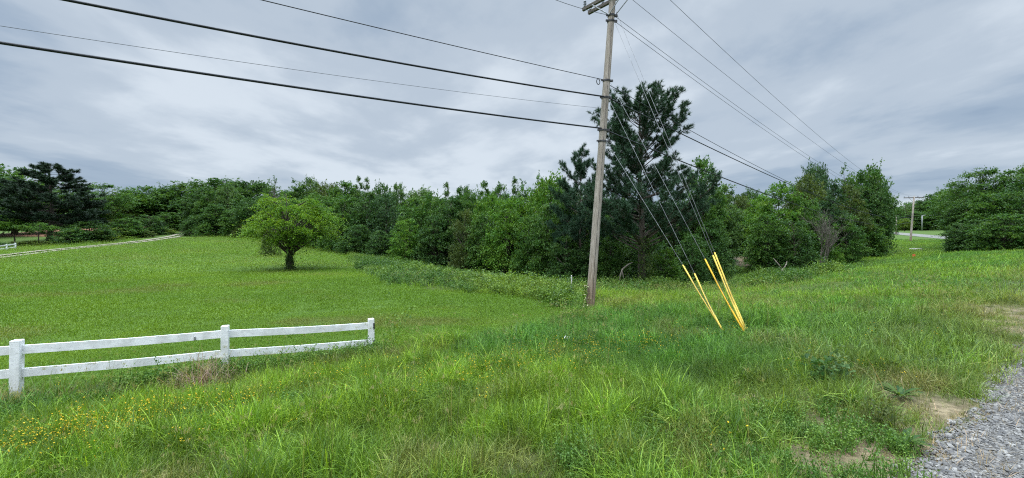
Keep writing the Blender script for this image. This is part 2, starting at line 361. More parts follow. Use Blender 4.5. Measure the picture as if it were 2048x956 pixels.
def ribbon(name, mat, pts, offs, dz, label, cat, step=1.0, wob=0.0, sub=1):
    """strips (o0, o1) about a centre line, laid on the ground"""
    pts = np.asarray(pts, float); s = np.concatenate([[0], np.cumsum(np.linalg.norm(np.diff(pts, axis=0), axis=1))])
    q = np.arange(0, s[-1], step); P = np.stack([np.interp(q, s, pts[:, 0]), np.interp(q, s, pts[:, 1])], 1)
    ker = np.ones(7)/7
    if len(P) > 14: P = np.stack([np.convolve(np.pad(P[:, c], 3, 'edge'), ker, 'valid') for c in (0, 1)], 1)
    t = np.gradient(P, axis=0); t /= np.linalg.norm(t, axis=1)[:, None]; nn = np.stack([-t[:, 1], t[:, 0]], 1)
    V = []; F_ = []
    for (o0, o1) in offs:
        b = len(V); m = sub+1
        for j, (p, n_) in enumerate(zip(P, nn)):
            w0 = wob*(float(fbm(j*step*.35, o0*3+5., 51))-.5)*2; w1 = wob*(float(fbm(j*step*.35, o1*3+9., 52))-.5)*2
            for e in range(m):
                o = (o0+w0)*(1-e/sub)+(o1+w1)*e/sub; V.append(p+n_*o)
        F_ += [(b+i*m+e, b+(i+1)*m+e, b+(i+1)*m+e+1, b+i*m+e+1) for i in range(len(P)-1) for e in range(sub)]
    V = np.array(V); V = np.concatenate([V, (ground_z(V[:, 0], V[:, 1])+dz)[:, None]], 1)
    ob = link(name, polymesh(name, V, F_, smooth=True), mat)
    return tag(ob, label, cat, kind='structure')
# gravel shoulder the photographer stands on, and the road beside it
aa = np.arange(-14, 40, .12); V = []
for a in aa:
    e = float(gravel_edge(np.array([a]))[0])
    for o in np.linspace(-2.6, e, 9): V.append(RD*a+RN*o)
V = np.array(V); V = np.concatenate([V, (ground_z(V[:, 0], V[:, 1])+.006)[:, None]], 1)
tag(link('gravel_shoulder', polymesh('gravel_shoulder', V, [(i*9+e, (i+1)*9+e, (i+1)*9+e+1, i*9+e+1) for i in range(len(aa)-1) for e in range(8)], smooth=True), M['gravel']),
    'grey crushed stone shoulder in the near corner', 'gravel', kind='structure')
ribbon('road', M['asphalt'], [RD*-40-RN*6, RD*60-RN*6], [(-3.3, 3.35)], .010, 'dark asphalt road beside the gravel shoulder', 'road', 1.0, 0, 4)
rd2 = atl([(1752, 464.5), (1780, 466.3), (1830, 470.2), (1880, 474.4), (1905, 477)])
rd2 = np.concatenate([[rd2[0]+(rd2[0]-rd2[1])*1.5], rd2, [rd2[-1]+(rd2[-1]-rd2[-3])*1.5]])
ribbon('far_road', M['far_road'], rd2, [(-2.3, 2.3)], .05, 'pale road crossing behind the far utility pole', 'road', 2, 0, 3)
dw = atl([(-90, 524), (0, 514.5), (100, 502), (180, 494), (250, 487.5), (300, 481.5), (345, 474.5)])
dw = np.concatenate([dw, [[-79, 96], [-80, 102], [-84, 112]]])
ribbon('driveway', M['track'], dw, [(-1.4, -.5), (.5, 1.4)], .10, 'two pale gravel wheel tracks curving along the lawn', 'driveway', .8, .25, 1)
dt = atl([(1490, 536), (1488, 526), (1484, 514)]); ribbon('dirt_track', M['earth'], np.concatenate([dt, [dt[-1]+(dt[-1]-dt[0])*.4]]), [(-.6, .6)], .06, 'short bare reddish soil track rising in the hollow', 'track', .5, .5, 4)
sp_ = atl([(-40, 474), (115, 474)]); n_ = np.array([0, 1])
pf = np.array([sp_[0], sp_[1], sp_[1]+[-12, 45], sp_[0]+[-30, 45]])
uu, vv = np.meshgrid(np.linspace(0, 1, 40), np.linspace(0, 1, 30), indexing='ij')
P = (pf[0][None]*((1-uu)*(1-vv)).ravel()[:, None]+pf[1]*(uu*(1-vv)).ravel()[:, None]+pf[2]*(uu*vv).ravel()[:, None]+pf[3]*((1-uu)*vv).ravel()[:, None])
P = np.concatenate([P, (ground_z(P[:, 0], P[:, 1])+.05)[:, None]], 1)
tag(link('ploughed_field', polymesh('ploughed_field', P, [(a*30+b, (a+1)*30+b, (a+1)*30+b+1, a*30+b+1) for a in range(39) for b in range(29)]), M['soil']),
    'reddish brown ploughed soil beyond the trees', 'field', kind='structure')

# ------------------------------------------------------------------ scattering of what nobody could count
def nrm(v): return v/(np.linalg.norm(v, axis=-1, keepdims=True)+1e-9)
def scatter(name, P, rot, scl, pick, tint, protos, label, cat):
    me = bpy.data.meshes.new(name); n = len(P); me.vertices.add(n); me.vertices.foreach_set('co', np.ascontiguousarray(P, np.float32).ravel())
    me.attributes.new('rot', 'FLOAT_VECTOR', 'POINT').data.foreach_set('vector', np.ascontiguousarray(rot, np.float32).ravel())
    me.attributes.new('scl', 'FLOAT', 'POINT').data.foreach_set('value', np.ascontiguousarray(scl, np.float32))
    me.attributes.new('pick', 'INT', 'POINT').data.foreach_set('value', np.ascontiguousarray(pick, np.int32))
    me.attributes.new('tint', 'FLOAT_COLOR', 'POINT').data.foreach_set('color', np.concatenate([tint, np.ones((n, 1))], 1).astype(np.float32).ravel())
    ob = link(name, me); tag(ob, label, cat, kind='stuff')
    col = bpy.data.collections.new(name+'_shapes')
    for p in protos: col.objects.link(p)
    ng = bpy.data.node_groups.new(name+'_scatter', 'GeometryNodeTree')
    ng.interface.new_socket('Geometry', in_out='INPUT', socket_type='NodeSocketGeometry')
    ng.interface.new_socket('Geometry', in_out='OUTPUT', socket_type='NodeSocketGeometry')
    a = ng.nodes.new; gi = a('NodeGroupInput'); go = a('NodeGroupOutput'); ip = a('GeometryNodeInstanceOnPoints'); ci = a('GeometryNodeCollectionInfo')
    ci.inputs['Collection'].default_value = col; ci.inputs['Separate Children'].default_value = True; ci.inputs['Reset Children'].default_value = True
    def na(nm, ty):
        x = a('GeometryNodeInputNamedAttribute'); x.data_type = ty; x.inputs['Name'].default_value = nm; return x.outputs[0]
    er = a('FunctionNodeEulerToRotation'); l = ng.links.new
    l(na('rot', 'FLOAT_VECTOR'), er.inputs[0]); l(gi.outputs[0], ip.inputs['Points']); l(ci.outputs[0], ip.inputs['Instance'])
    ip.inputs['Pick Instance'].default_value = True; l(na('pick', 'INT'), ip.inputs['Instance Index'])
    l(er.outputs[0], ip.inputs['Rotation']); l(na('scl', 'FLOAT'), ip.inputs['Scale']); l(ip.outputs[0], go.inputs[0])
    ob.modifiers.new('scatter', 'NODES').node_group = ng
    return ob
def blades(rng, n, h, wdt, spread, lean, curve, segs=3, hvar=.35):
    """n curved tapering blades, as one mesh"""
    bx = rng.normal(0, spread, n); by = rng.normal(0, spread, n); az = rng.uniform(0, 2*PI, n)
    hh = h*(1+rng.uniform(-hvar, hvar, n)); le = np.abs(rng.normal(0, lean, n)); cu = np.abs(rng.normal(0, curve, n)); ww = wdt*rng.uniform(.6, 1.3, n)
    V = []; t = np.linspace(0, 1, segs+1); lvv = rng.uniform(0, 1, n)
    ta = az+PI/2+rng.normal(0, .4, n); verts = np.zeros((n, (segs)*2+1, 3))
    for j, tj in enumerate(t):
        ang = le+cu*tj; r = hh*tj
        x = bx+np.cos(az)*np.sin(ang)*r; y = by+np.sin(az)*np.sin(ang)*r; z = np.cos(np.minimum(ang, 2.0))*r
        if j == segs: verts[:, 2*segs] = np.stack([x, y, z], 1)
        else:
            wj = ww*(1-.65*tj)*.5
            verts[:, 2*j] = np.stack([x+np.cos(ta)*wj, y+np.sin(ta)*wj, z], 1); verts[:, 2*j+1] = np.stack([x-np.cos(ta)*wj, y-np.sin(ta)*wj, z], 1)
    m = 2*segs+1; b = np.arange(n)[:, None]*m
    q = np.concatenate([b+np.array([[2*j, 2*j+1, 2*j+3, 2*j+2]]) for j in range(segs-1)]) if segs > 1 else None
    tr = b+np.array([[2*segs-2, 2*segs-1, 2*segs]])
    return verts.reshape(-1, 3), q, tr, np.repeat(lvv, m)
def proto(name, parts, mat, calm=1.0):
    V = []; Q_ = []; T = []; A = []; b = 0
    for (v, q, t, l_) in parts:
        V.append(v); A.append(l_)
        if q is not None: Q_.append(np.asarray(q)+b)
        if t is not None: T.append(np.asarray(t)+b)
        b += len(v)
    me = polymesh(name, np.concatenate(V), np.concatenate(Q_) if Q_ else None, np.concatenate(T) if T else None, attrs={'lv': .5+calm*(np.concatenate(A)-.5)})
    for m in (mat if isinstance(mat, list) else [mat]): me.materials.append(m)
    return bpy.data.objects.new(name, me)
def leaf_quads(rng, pos, axis, nrml, size, lv):
    """pointed leaf quads"""
    n = len(pos); axis = nrm(axis); side = nrm(np.cross(nrml, axis)); s = size[:, None]
    v = np.stack([pos, pos+axis*s*.45+side*s*.36, pos+axis*s, pos+axis*s*.45-side*s*.36], 1).reshape(-1, 3)
    return v, np.arange(4*n).reshape(-1, 4), None, np.repeat(lv, 4)
def twig_leaves(rng, st, di, ln, per, size, droop=.25, up=.9, lv=None, jit=.5):
    m = len(st); k = np.repeat(np.arange(m), per); t = rng.uniform(.08, 1, len(k)); l_ = ln[k]
    pos = st[k]+di[k]*(l_*t)[:, None]; pos[:, 2] -= droop*l_*t*t
    pos += rng.normal(0, 1, pos.shape)*size*jit*np.array([1, 1, .6])
    ax = nrm(di[k]*.6+rng.normal(0, .7, pos.shape)*np.array([1, 1, .6])); nz = nrm(rng.normal(0, .55, pos.shape)+np.array([0, 0, up]))
    base = rng.uniform(0, 1, m) if lv is None else lv
    return leaf_quads(rng, pos, ax, nz, size*rng.uniform(.6, 1.25, len(k)), np.clip(.6*base[k]+.4*rng.uniform(0, 1, len(k)), 0, 1))

rng = np.random.default_rng(7)
def polar(n, r0, r1, ang=72):
    r = np.sqrt(rng.uniform(r0*r0, r1*r1, n)); a = rng.uniform(-ang, ang, n)*PI/180; return r*np.sin(a), r*np.cos(a)
def sector(r0, r1, ang=72): return ang*PI/180*(r1*r1-r0*r0)
def rots(n, tilt=.18): return np.stack([rng.normal(0, tilt, n), rng.normal(0, tilt, n), rng.uniform(0, 2*PI, n)], 1)
def mixcol(f, a, b): return np.array(a)[None]*(1-f[:, None])+np.array(b)[None]*f[:, None]
tall = [proto('tuft_tall_%d' % i, [blades(rng, 14, .30, .0105, .05, .26, .9, 4, .5)], M['grass']) for i in range(4)]
thin = [proto('tuft_thin_%d' % i, [blades(rng, 12, .42, .0048, .05, .16, .6, 4, .4)], M['grass']) for i in range(2)]
mid = [proto('tuft_mid_%d' % i, [blades(rng, 22, .34, .012, .13, .22, .6, 3, .45)], M['grass']) for i in range(3)]
wide = [proto('tuft_wide_%d' % i, [blades(rng, 34, .30, .028, .42, .25, .5, 2, .45)], M['grass']) for i in range(3)]
turf = [proto('turf_%d' % i, [blades(rng, 28, .058, .0060, .060, .55, .5, 2, .3)], M['grass'], .45) for i in range(3)]
turf_m = [proto('turf_mid_%d' % i, [blades(rng, 56, .062, .012, .19, .65, .4, 2, .3)], M['grass'], .22) for i in range(3)]
turf_f = [proto('turf_far_%d' % i, [blades(rng, 70, .075, .035, .62, .75, .4, 2, .3)], M['grass'], .22) for i in range(3)]
G_LUSH, G_YEL, G_DRY, G_LAWN, G_LAWN2 = (.074, .190, .022), (.150, .255, .020), (.26, .23, .09), (.108, .208, .015), (.160, .268, .019)
def add_grass(name, n_per, r0, r1, protos, want, hfun, label, cat='grass', var=.16):
    n = int(sector(r0, r1)*n_per); x, y = polar(n, r0, r1)
    keep = want(x, y); x = x[keep]; y = y[keep]; n = len(x)
    o, a = off_along(x, y); h, tint = hfun(x, y)
    ok = o > gravel_edge(a)+.03; x, y, h, tint = x[ok], y[ok], h[ok], tint[ok]; n = len(x)
    P = np.stack([x, y, ground_z(x, y)-.01], 1)
    return scatter(name, P, rots(n), h, rng.integers(0, len(protos), n), tint*(1+var*rng.uniform(-1, 1, (n, 1))), protos, label, cat)
FL = [f for f in FP]; FL = [FL[0]-np.array([9, 4.])]+FL
DWC = np.concatenate([atl([(-90, 524), (0, 514.5), (100, 502), (180, 494), (250, 487.5), (300, 481.5), (345, 474.5)]), [[-79, 96], [-80, 102]]])
def lawn_want(x, y): return lawn_mask(x, y) & (seg_dist(x, y, DWC) > 2.5)
def rough_want(x, y):
    wv = worn_w(x, y); far_ = np.hypot(x, y)
    return ~lawn_mask(x, y) & (rng.uniform(0, 1, len(x)) > wv*(.80-.35*np.clip((off_along(x, y)[1]-5)/4, 0, 1))) & ~inpoly(x, y, WOODE) & (seg_dist(x, y, DWC) > 2.5)
AN1, AN2, STR = at(1453, 665), at(1495, 667), at(405, 790)
def rough_h(x, y, calm=1.0):
    wv = worn_w(x, y); o, a = off_along(x, y)
    big = fbm(x*.55, y*.55, 61); small = fbm(x*1.7, y*1.7, 62); patch = fbm(x*.28+3, y*.28, 63)
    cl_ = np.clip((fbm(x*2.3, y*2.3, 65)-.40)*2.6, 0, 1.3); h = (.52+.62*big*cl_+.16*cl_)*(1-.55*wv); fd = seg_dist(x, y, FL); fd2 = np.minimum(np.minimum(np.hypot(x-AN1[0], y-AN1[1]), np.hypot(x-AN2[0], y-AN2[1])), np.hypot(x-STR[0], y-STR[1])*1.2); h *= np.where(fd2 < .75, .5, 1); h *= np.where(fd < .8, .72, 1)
    h *= np.clip(.55+.45*(np.hypot(x, y)-.0)/3.5, .6, 1.0)
    f = np.clip((patch-.47)*4.5+.35+.55*(small-.5), 0, 1)
    right = np.clip((x-.25*y-.3)/3, 0, 1)*np.clip((16-y)/6, 0, 1); f = f*(1-.65*right)
    near = np.clip((4.6-y)/1.5, 0, 1); f = f*(1-.3*near)*calm
    t = mixcol(f, G_LUSH, G_YEL)*(.80+.45*cl_)[:, None]; dry = np.clip((fbm(x*1.3, y*1.3, 64)-.66)*5, 0, .4)+.40*wv*rng.uniform(0, 1, len(x))
    dry = np.where(seg_dist(x, y, FL) < .9, dry+.25, dry); dry = np.clip(dry*calm+.10*calm*(rng.uniform(0, 1, len(x)) > .9), 0, 1)
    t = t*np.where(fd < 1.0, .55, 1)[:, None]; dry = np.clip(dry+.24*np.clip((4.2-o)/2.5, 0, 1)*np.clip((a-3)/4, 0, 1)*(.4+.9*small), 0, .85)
    t = t*np.clip(.62+.76*vnoise(x*4, y*4, 66), .6, 1.4)[:, None]
    return h*rng.uniform(.7, 1.3, len(x)), t*(1-dry[:, None])+np.array(G_DRY)[None]*dry[:, None]
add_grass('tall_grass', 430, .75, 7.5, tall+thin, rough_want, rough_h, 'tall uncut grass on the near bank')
add_grass('meadow_grass', 85, 7.5, 19, mid, rough_want, rough_h, 'tall uncut grass around the pole and guy wires')
add_grass('distant_grass', 8, 19, 125, wide, rough_want, lambda x, y: (lambda h, t: (h*.85, t))(*rough_h(x, y, .6)), 'uncut grass running down to the wood', var=.07)
def lawn_h(x, y):
    p = fbm(x*.16, y*.30, 71); q = fbm(x*.9, y*.9, 72)
    f = np.clip((p-.42)*2.6+.5*(q-.5)+.30*np.sin((x*.83-y*.56)*2*PI/2.6)*np.clip(y/20-.4, 0, 1), 0, 1); t = mixcol(f, G_LAWN, G_LAWN2)
    br = np.clip((fbm(x*.22+7, y*.5, 73)-.60)*4, 0, .45)+.05*(rng.uniform(0, 1, len(x)) > .9); t = t*(1-br[:, None])+np.array((.19, .17, .06))[None]*br[:, None]
    return .75+.9*q*rng.uniform(.6, 1.4, len(x)), t
add_grass('lawn_grass', 210, 5.2, 15, turf, lawn_mask, lawn_h, 'short mown turf just behind the white fence', var=.07)
add_grass('lawn_turf', 42, 15, 38, turf_m, lawn_want, lawn_h, 'short mown turf around the lone tree', var=.07)
add_grass('far_lawn_turf', 4.5, 38, 110, turf_f, lawn_want, lawn_h, 'short mown turf at the far end by the driveway', var=.07)

# seed heads, weeds, flowers, brush
def stalk(rng, h, mat=None):
    parts = []
    for k in range(4):
        x, y = rng.normal(0, .05, 2); l_ = rng.normal(0, .12, 2); hh = h*rng.uniform(.7, 1.1)
        parts.append(blades(rng, 1, hh, .004, .01, .1, .25, 3, .1))
        v, q, t, lv_ = blades(rng, 12, .035, .003, .012, .35, .3, 2); tip = parts[-1][0][-1]
        parts.append((v+rng.uniform(.86, 1, (1, 1))*0+tip*np.array([1, 1, .96]), q, t, lv_*.3+.7))
    return parts
seeds = [proto('seed_stalk_%d' % i, stalk(rng, .62), M['grass']) for i in range(3)]
n = 4200; x, y = polar(n, 2.5, 26); keep = ~lawn_mask(x, y) & (worn_w(x, y) < .4) & (fbm(x*.5, y*.5, 81) > .47); x, y = x[keep], y[keep]; n = len(x)
scatter('seed_grass', np.stack([x, y, ground_z(x, y)], 1), rots(n, .12), rng.uniform(.7, 1.25, n), rng.integers(0, 3, n), mixcol(rng.uniform(0, 1, n), (.15, .19, .05), (.24, .23, .10)), seeds, 'pale seed heads standing over the uncut grass', 'grass')
def weed(rng, h, r, nst, per, size, up=.8):
    st = np.stack([rng.normal(0, r*.35, nst), rng.normal(0, r*.35, nst), np.full(nst, h*.05)], 1)
    di = nrm(np.stack([rng.normal(0, .35, nst), rng.normal(0, .35, nst), np.ones(nst)], 1)); ln = h*rng.uniform(.6, 1.1, nst)
    out = [twig_leaves(rng, st, di, ln, per, size, 0, up, jit=.9)]
    for s_, d_, l_ in zip(st, di, ln):
        e = s_+d_*l_; sd = np.array([.004, .004, 0]); out.append((np.array([s_-sd, s_+sd, e]), None, np.array([[0, 1, 2]]), np.full(3, .3)))
    return out
brush = [proto('brush_%d' % i, weed(rng, .75, .8, 16, 26, .085), M['grass']) for i in range(4)]
n = 7600; x = rng.uniform(-26, 14, n); y = rng.uniform(13, 66, n); k = brush_mask(x, y); x, y = x[k], y[k]
n2 = 2600; x2 = rng.uniform(5, 34, n2); y2 = rng.uniform(15, 44, n2); k = (fbm(x2*.22, y2*.22, 91) > .50) & ~inpoly(x2, y2, WOODE) & ~lawn_mask(x2, y2) & (off_along(x2, y2)[0] > 11.5); x2, y2 = x2[k], y2[k]
x = np.concatenate([x, x2]); y = np.concatenate([y, y2]); n = len(x); f = np.clip((fbm(x*.25, y*.25, 92)-.4)*3+rng.normal(0, .2, n), 0, 1)
hb = .45+.95*np.clip((fbm(x*.45, y*.45, 93)-.25)*1.6, 0, 1)
scatter('brush_weeds', np.stack([x, y, ground_z(x, y)-.02], 1), rots(n, .15), hb*rng.uniform(.7, 1.3, n), rng.integers(0, 4, n), mixcol(f, (.060, .140, .024), (.135, .225, .032)), brush, 'leafy knee high weeds between lawn and wood', 'weeds')
# broad-leaved ground cover low in the rough grass, thick in the near corner of the bank
lowweed = [proto('low_weed_%d' % i, weed(rng, .16, .15, 18, 18, .0145, .8), M['grass']) for i in range(4)]
n = 6500; x, y = polar(n, 1.5, 9); o, a = off_along(x, y)
cpt = at(1500, 905); dcl = np.hypot((x-cpt[0])/1.5, (y-cpt[1])/.8)
k = ~lawn_mask(x, y) & (o > gravel_edge(a)+.05) & ((dcl < .75+.5*fbm(x*2, y*2, 95)) & (fbm(x*3, y*3, 98) > .42) | (fbm(x*.8, y*.8, 96) > .70) | (seg_dist(x, y, FL) < .45))
x, y = x[k], y[k]; n = len(x)
scatter('low_weeds', np.stack([x, y, ground_z(x, y)], 1), rots(n, .15), rng.uniform(.6, 1.35, n)*np.where(seg_dist(x, y, FL) < .5, 1.7, 1), rng.integers(0, 4, n), mixcol(rng.uniform(0, 1, n), (.075, .17, .026), (.14, .25, .045)), lowweed, 'low broad leaved weeds in the bank grass', 'weeds')
# yellow flowers
def flowerhead(rng):
    V = []; T = []; out = []
    for k in range(6):
        p = np.array([rng.normal(0, .05), rng.normal(0, .05), rng.uniform(.16, .32)]); r = rng.uniform(.003, .0075); nn = 6; b = len(V)
        V.append(p+np.array([0, 0, -.004]))
        for j in range(nn): V.append(p+np.array([math.cos(j*2*PI/nn)*r, math.sin(j*2*PI/nn)*r, .006+rng.normal(0, .002)]))
        T += [(b, b+1+j, b+1+(j+1) % nn) for j in range(nn)]
    return [(np.array(V), None, np.array(T), np.zeros(len(V)))]
fl = [proto('flower_%d' % i, flowerhead(rng), M['flower']) for i in range(3)]
xs, ys = [], []
for (px, py, n, rx) in ((30, 935, 140, .35), (120, 915, 100, .3), (240, 890, 130, .32), (330, 880, 70, .3), (480, 880, 20, .35), (640, 850, 12, .4), (215, 850, 26, .3), (540, 830, 18, .4),
                        (770, 770, 30, .45), (850, 765, 14, .4), (1000, 755, 90, .55), (1060, 750, 70, .5), (1130, 735, 50, .5), (1230, 720, 60, .5), (1330, 702, 50, .6), (960, 765, 30, .5),
                        (700, 815, 14, .4), (800, 640, 10, .6), (1750, 700, 14, .5), (1640, 770, 10, .3), (1450, 820, 5, .6), (80, 800, 8, .4), (600, 790, 12, .4)):
    p = at(px, py); dv = nrm(RD); n = int(n*.5); u = rng.normal(0, rx*1.9, n); v_ = rng.normal(0, rx*.85, n)
    xs.append(p[0]+RD[0]*u+RN[0]*v_); ys.append(p[1]+RD[1]*u+RN[1]*v_)
x = np.concatenate(xs); y = np.concatenate(ys); n = len(x)
scatter('wildflowers', np.stack([x, y, ground_z(x, y)+.02], 1), rots(n, .1), rng.uniform(.8, 1.25, n), rng.integers(0, 3, n), np.ones((n, 3)), fl, 'small yellow flowers scattered through the bank grass', 'flowers')
# dry straw lying on the worn strip, and loose stones
straw = [proto('straw_%d' % i, [blades(rng, 18, .085, .0032, .08, 1.5, .1, 2, .5)], M['grass']) for i in range(3)]
n = 9000; x, y = polar(n, 2, 13); o, a = off_along(x, y); k = (worn_w(x, y) > .25) & (o > .45) & (rng.uniform(0, 1, n) < .25+.9*worn_w(x, y)*fbm(x*1.2, y*1.2, 97)); x, y = x[k], y[k]; n = len(x)
scatter('dry_straw', np.stack([x, y, ground_z(x, y)+.015], 1), rots(n, .1), rng.uniform(.6, 1.2, n), rng.integers(0, 3, n), mixcol(rng.uniform(0, 1, n), (.28, .21, .11), (.42, .33, .20)), straw, 'dry straw lying on the worn gravel edge', 'straw')
def stone(rng):
    import bmesh
    bm = bmesh.new(); bmesh.ops.create_icosphere(bm, subdivisions=1, radius=1)
    s_ = np.array([1, rng.uniform(.55, .9), rng.uniform(.35, .6)])
    for v in bm.verts: v.co = tuple(np.array(v.co)*s_*rng.uniform(.75, 1.2))
    me = bpy.data.meshes.new('stone'); bm.to_mesh(me); bm.free(); me.materials.append(M['stone']); return bpy.data.objects.new('stone', me)
stones = [stone(rng) for _ in range(5)]
n = 52000; a = rng.uniform(.5, 15, n)**1.0; a = .5+14*rng.uniform(0, 1, n)**1.4; o = gravel_edge(a)+.14-np.abs(rng.normal(0, .6, n)); k = o > -1.6; a, o = a[k], o[k]; n = len(a)
P = RD[None]*a[:, None]+RN[None]*o[:, None]
scatter('gravel', np.concatenate([P, (ground_z(P[:, 0], P[:, 1])+.008)[:, None]], 1), rots(n, .35), np.clip(rng.lognormal(-4.78, .55, n), .004, .032), rng.integers(0, 5, n), np.ones((n, 3)), stones, 'loose grey crushed stone of the road shoulder', 'gravel')

# ------------------------------------------------------------------ trees
def smooth_noise_dir(rng):
    ph = rng.uniform(0, 2*PI, 8); am = rng.uniform(.4, 1, 8)
    def f(a, h): return (am[0]*np.sin(2*a+ph[0]+3*h)+am[1]*np.sin(3*a+ph[1]-4*h)+am[2]*np.sin(5*a+ph[2]+7*h)+am[3]*np.sin(a+ph[3]+9*h))/3
    return f
PROF = {
    'round': lambda h: np.sqrt(np.clip(1-(2*h-.86)**2/1.3, .02, 1)),
    'oval': lambda h: np.clip(np.sin(PI*np.clip(h*.93+.06, 0, 1)**.8), .02, 1)**.7,
    'spire': lambda h: np.clip((1-h), .02, 1)**.62*np.clip(.5+h*3, 0, 1),
    'dome': lambda h: np.sqrt(np.clip(1-h*h, .03, 1))*np.clip(.75+h, 0, 1),
    'skirt': lambda h: np.clip(np.cos((h-.28)*1.95), .12, 1)**.8,
    'flat': lambda h: np.clip(1-(2*h-1.0)**2*.75, .05, 1)**.8,
}
def crown_tree(seed, H, R, base, prof, ncl, twigs, per, size, droop=.25, cl=.30, rmin=.45, trunk_r=None, lean=0., up=.9, dirup=.3, lump=.22, limb_every=3, flat=1.0):
    """(trunk mesh, crown mesh): limbs fan out of a tapered trunk to clumps of leafy twigs"""
    rng = np.random.default_rng(seed); pf = PROF[prof]; nz = smooth_noise_dir(rng)
    hs = np.linspace(0, 1, 60); wgt = pf(hs)**1.5+.05; cdf = np.cumsum(wgt)/wgt.sum()
    h = np.interp(rng.uniform(0, 1, ncl), cdf, hs); a = rng.uniform(0, 2*PI, ncl); r = rng.uniform(rmin**2, 1, ncl)**.5
    rad = R*pf(h)*(1+lump*nz(a, h))*r
    c = np.stack([rad*np.cos(a), rad*np.sin(a), base+(H-base)*h*(1+.07*nz(a+2, h*.5))], 1)
    out = nrm(np.stack([np.cos(a)*rad, np.sin(a)*rad, (c[:, 2]-base-(H-base)*.35)*.5], 1)+1e-6); out = nrm(out+np.array([0, 0, dirup]))
    cs = R*cl*rng.uniform(.6, 1.35, ncl)*(.75+.5*pf(h))
    k = np.repeat(np.arange(ncl), twigs); m = len(k)
    d = nrm(out[k]*np.array([1, 1, flat])+rng.normal(0, .62, (m, 3))*np.array([1, 1, .65*flat])); ln = cs[k]*rng.uniform(.5, 1.2, m)
    st = c[k]-out[k]*cs[k][:, None]*.45+rng.normal(0, .22, (m, 3))*np.array([1, 1, flat])*cs[k][:, None]
    lv0 = np.clip(.5*rng.uniform(0, 1, ncl)[k]+.5*rng.uniform(0, 1, m), 0, 1)
    v, q, _, lv = twig_leaves(rng, st, d, ln, per, size, droop, up, lv0)
    crown = polymesh('crown', v, q, attrs={'lv': lv}); crown.materials.append(M['leaf'])
    t = MB(); tr = trunk_r or H*.022; top = base+(H-base)*.72
    zz = np.linspace(-.25, top, 9); ox = np.cumsum(rng.normal(0, .05*R*.3, 9)); oy = np.cumsum(rng.normal(0, .05*R*.3, 9)); ox -= ox[0]; oy -= oy[0]
    path = np.stack([ox+lean*np.linspace(0, 1, 9)**1.3, oy, zz], 1); rad_ = tr*(1.25-1.1*np.linspace(0, 1, 9)**.8); rad_[0] *= 1.35
    t.tube(path, rad_, 8)
    for j in range(0, ncl, limb_every):
        zs = max(base*.55, min(top, c[j, 2]-np.hypot(c[j, 0], c[j, 1])*.75)); zs = max(zs, base*.6)
        p0 = np.array([np.interp(zs, zz, path[:, 0]), np.interp(zs, zz, path[:, 1]), zs]); p3 = c[j]
        mdl = p0*.5+p3*.5+np.array([0, 0, .08*R])+rng.normal(0, .05*R, 3); rr_ = tr*.42*(1-.6*zs/H)
        t.tube([p0, p0*.6+mdl*.4, mdl, mdl*.45+p3*.55, p3], [rr_, rr_*.8, rr_*.6, rr_*.4, rr_*.15], 5, False)
    return t.mesh('trunk', True), crown, H, R
def needles(rng, tips, dirs, nper, ln, wd):
    m = len(tips); k = np.repeat(np.arange(m), nper); d = nrm(dirs[k]*.75+rng.normal(0, .62, (len(k), 3))); l_ = ln*rng.uniform(.65, 1.2, len(k))
    p0 = tips[k]-dirs[k]*(rng.uniform(0, .9, len(k))*ln)[:, None]; sd = nrm(np.cross(d, rng.normal(0, 1, d.shape)))*wd
    v = np.stack([p0-sd*.5, p0+sd*.5, p0+d*l_[:, None]], 1).reshape(-1, 3); lv = np.repeat(np.clip(.6*rng.uniform(0, 1, m)[k]+.4*rng.uniform(0, 1, len(k)), 0, 1), 3)
    return v, np.arange(len(v)).reshape(-1, 3), lv
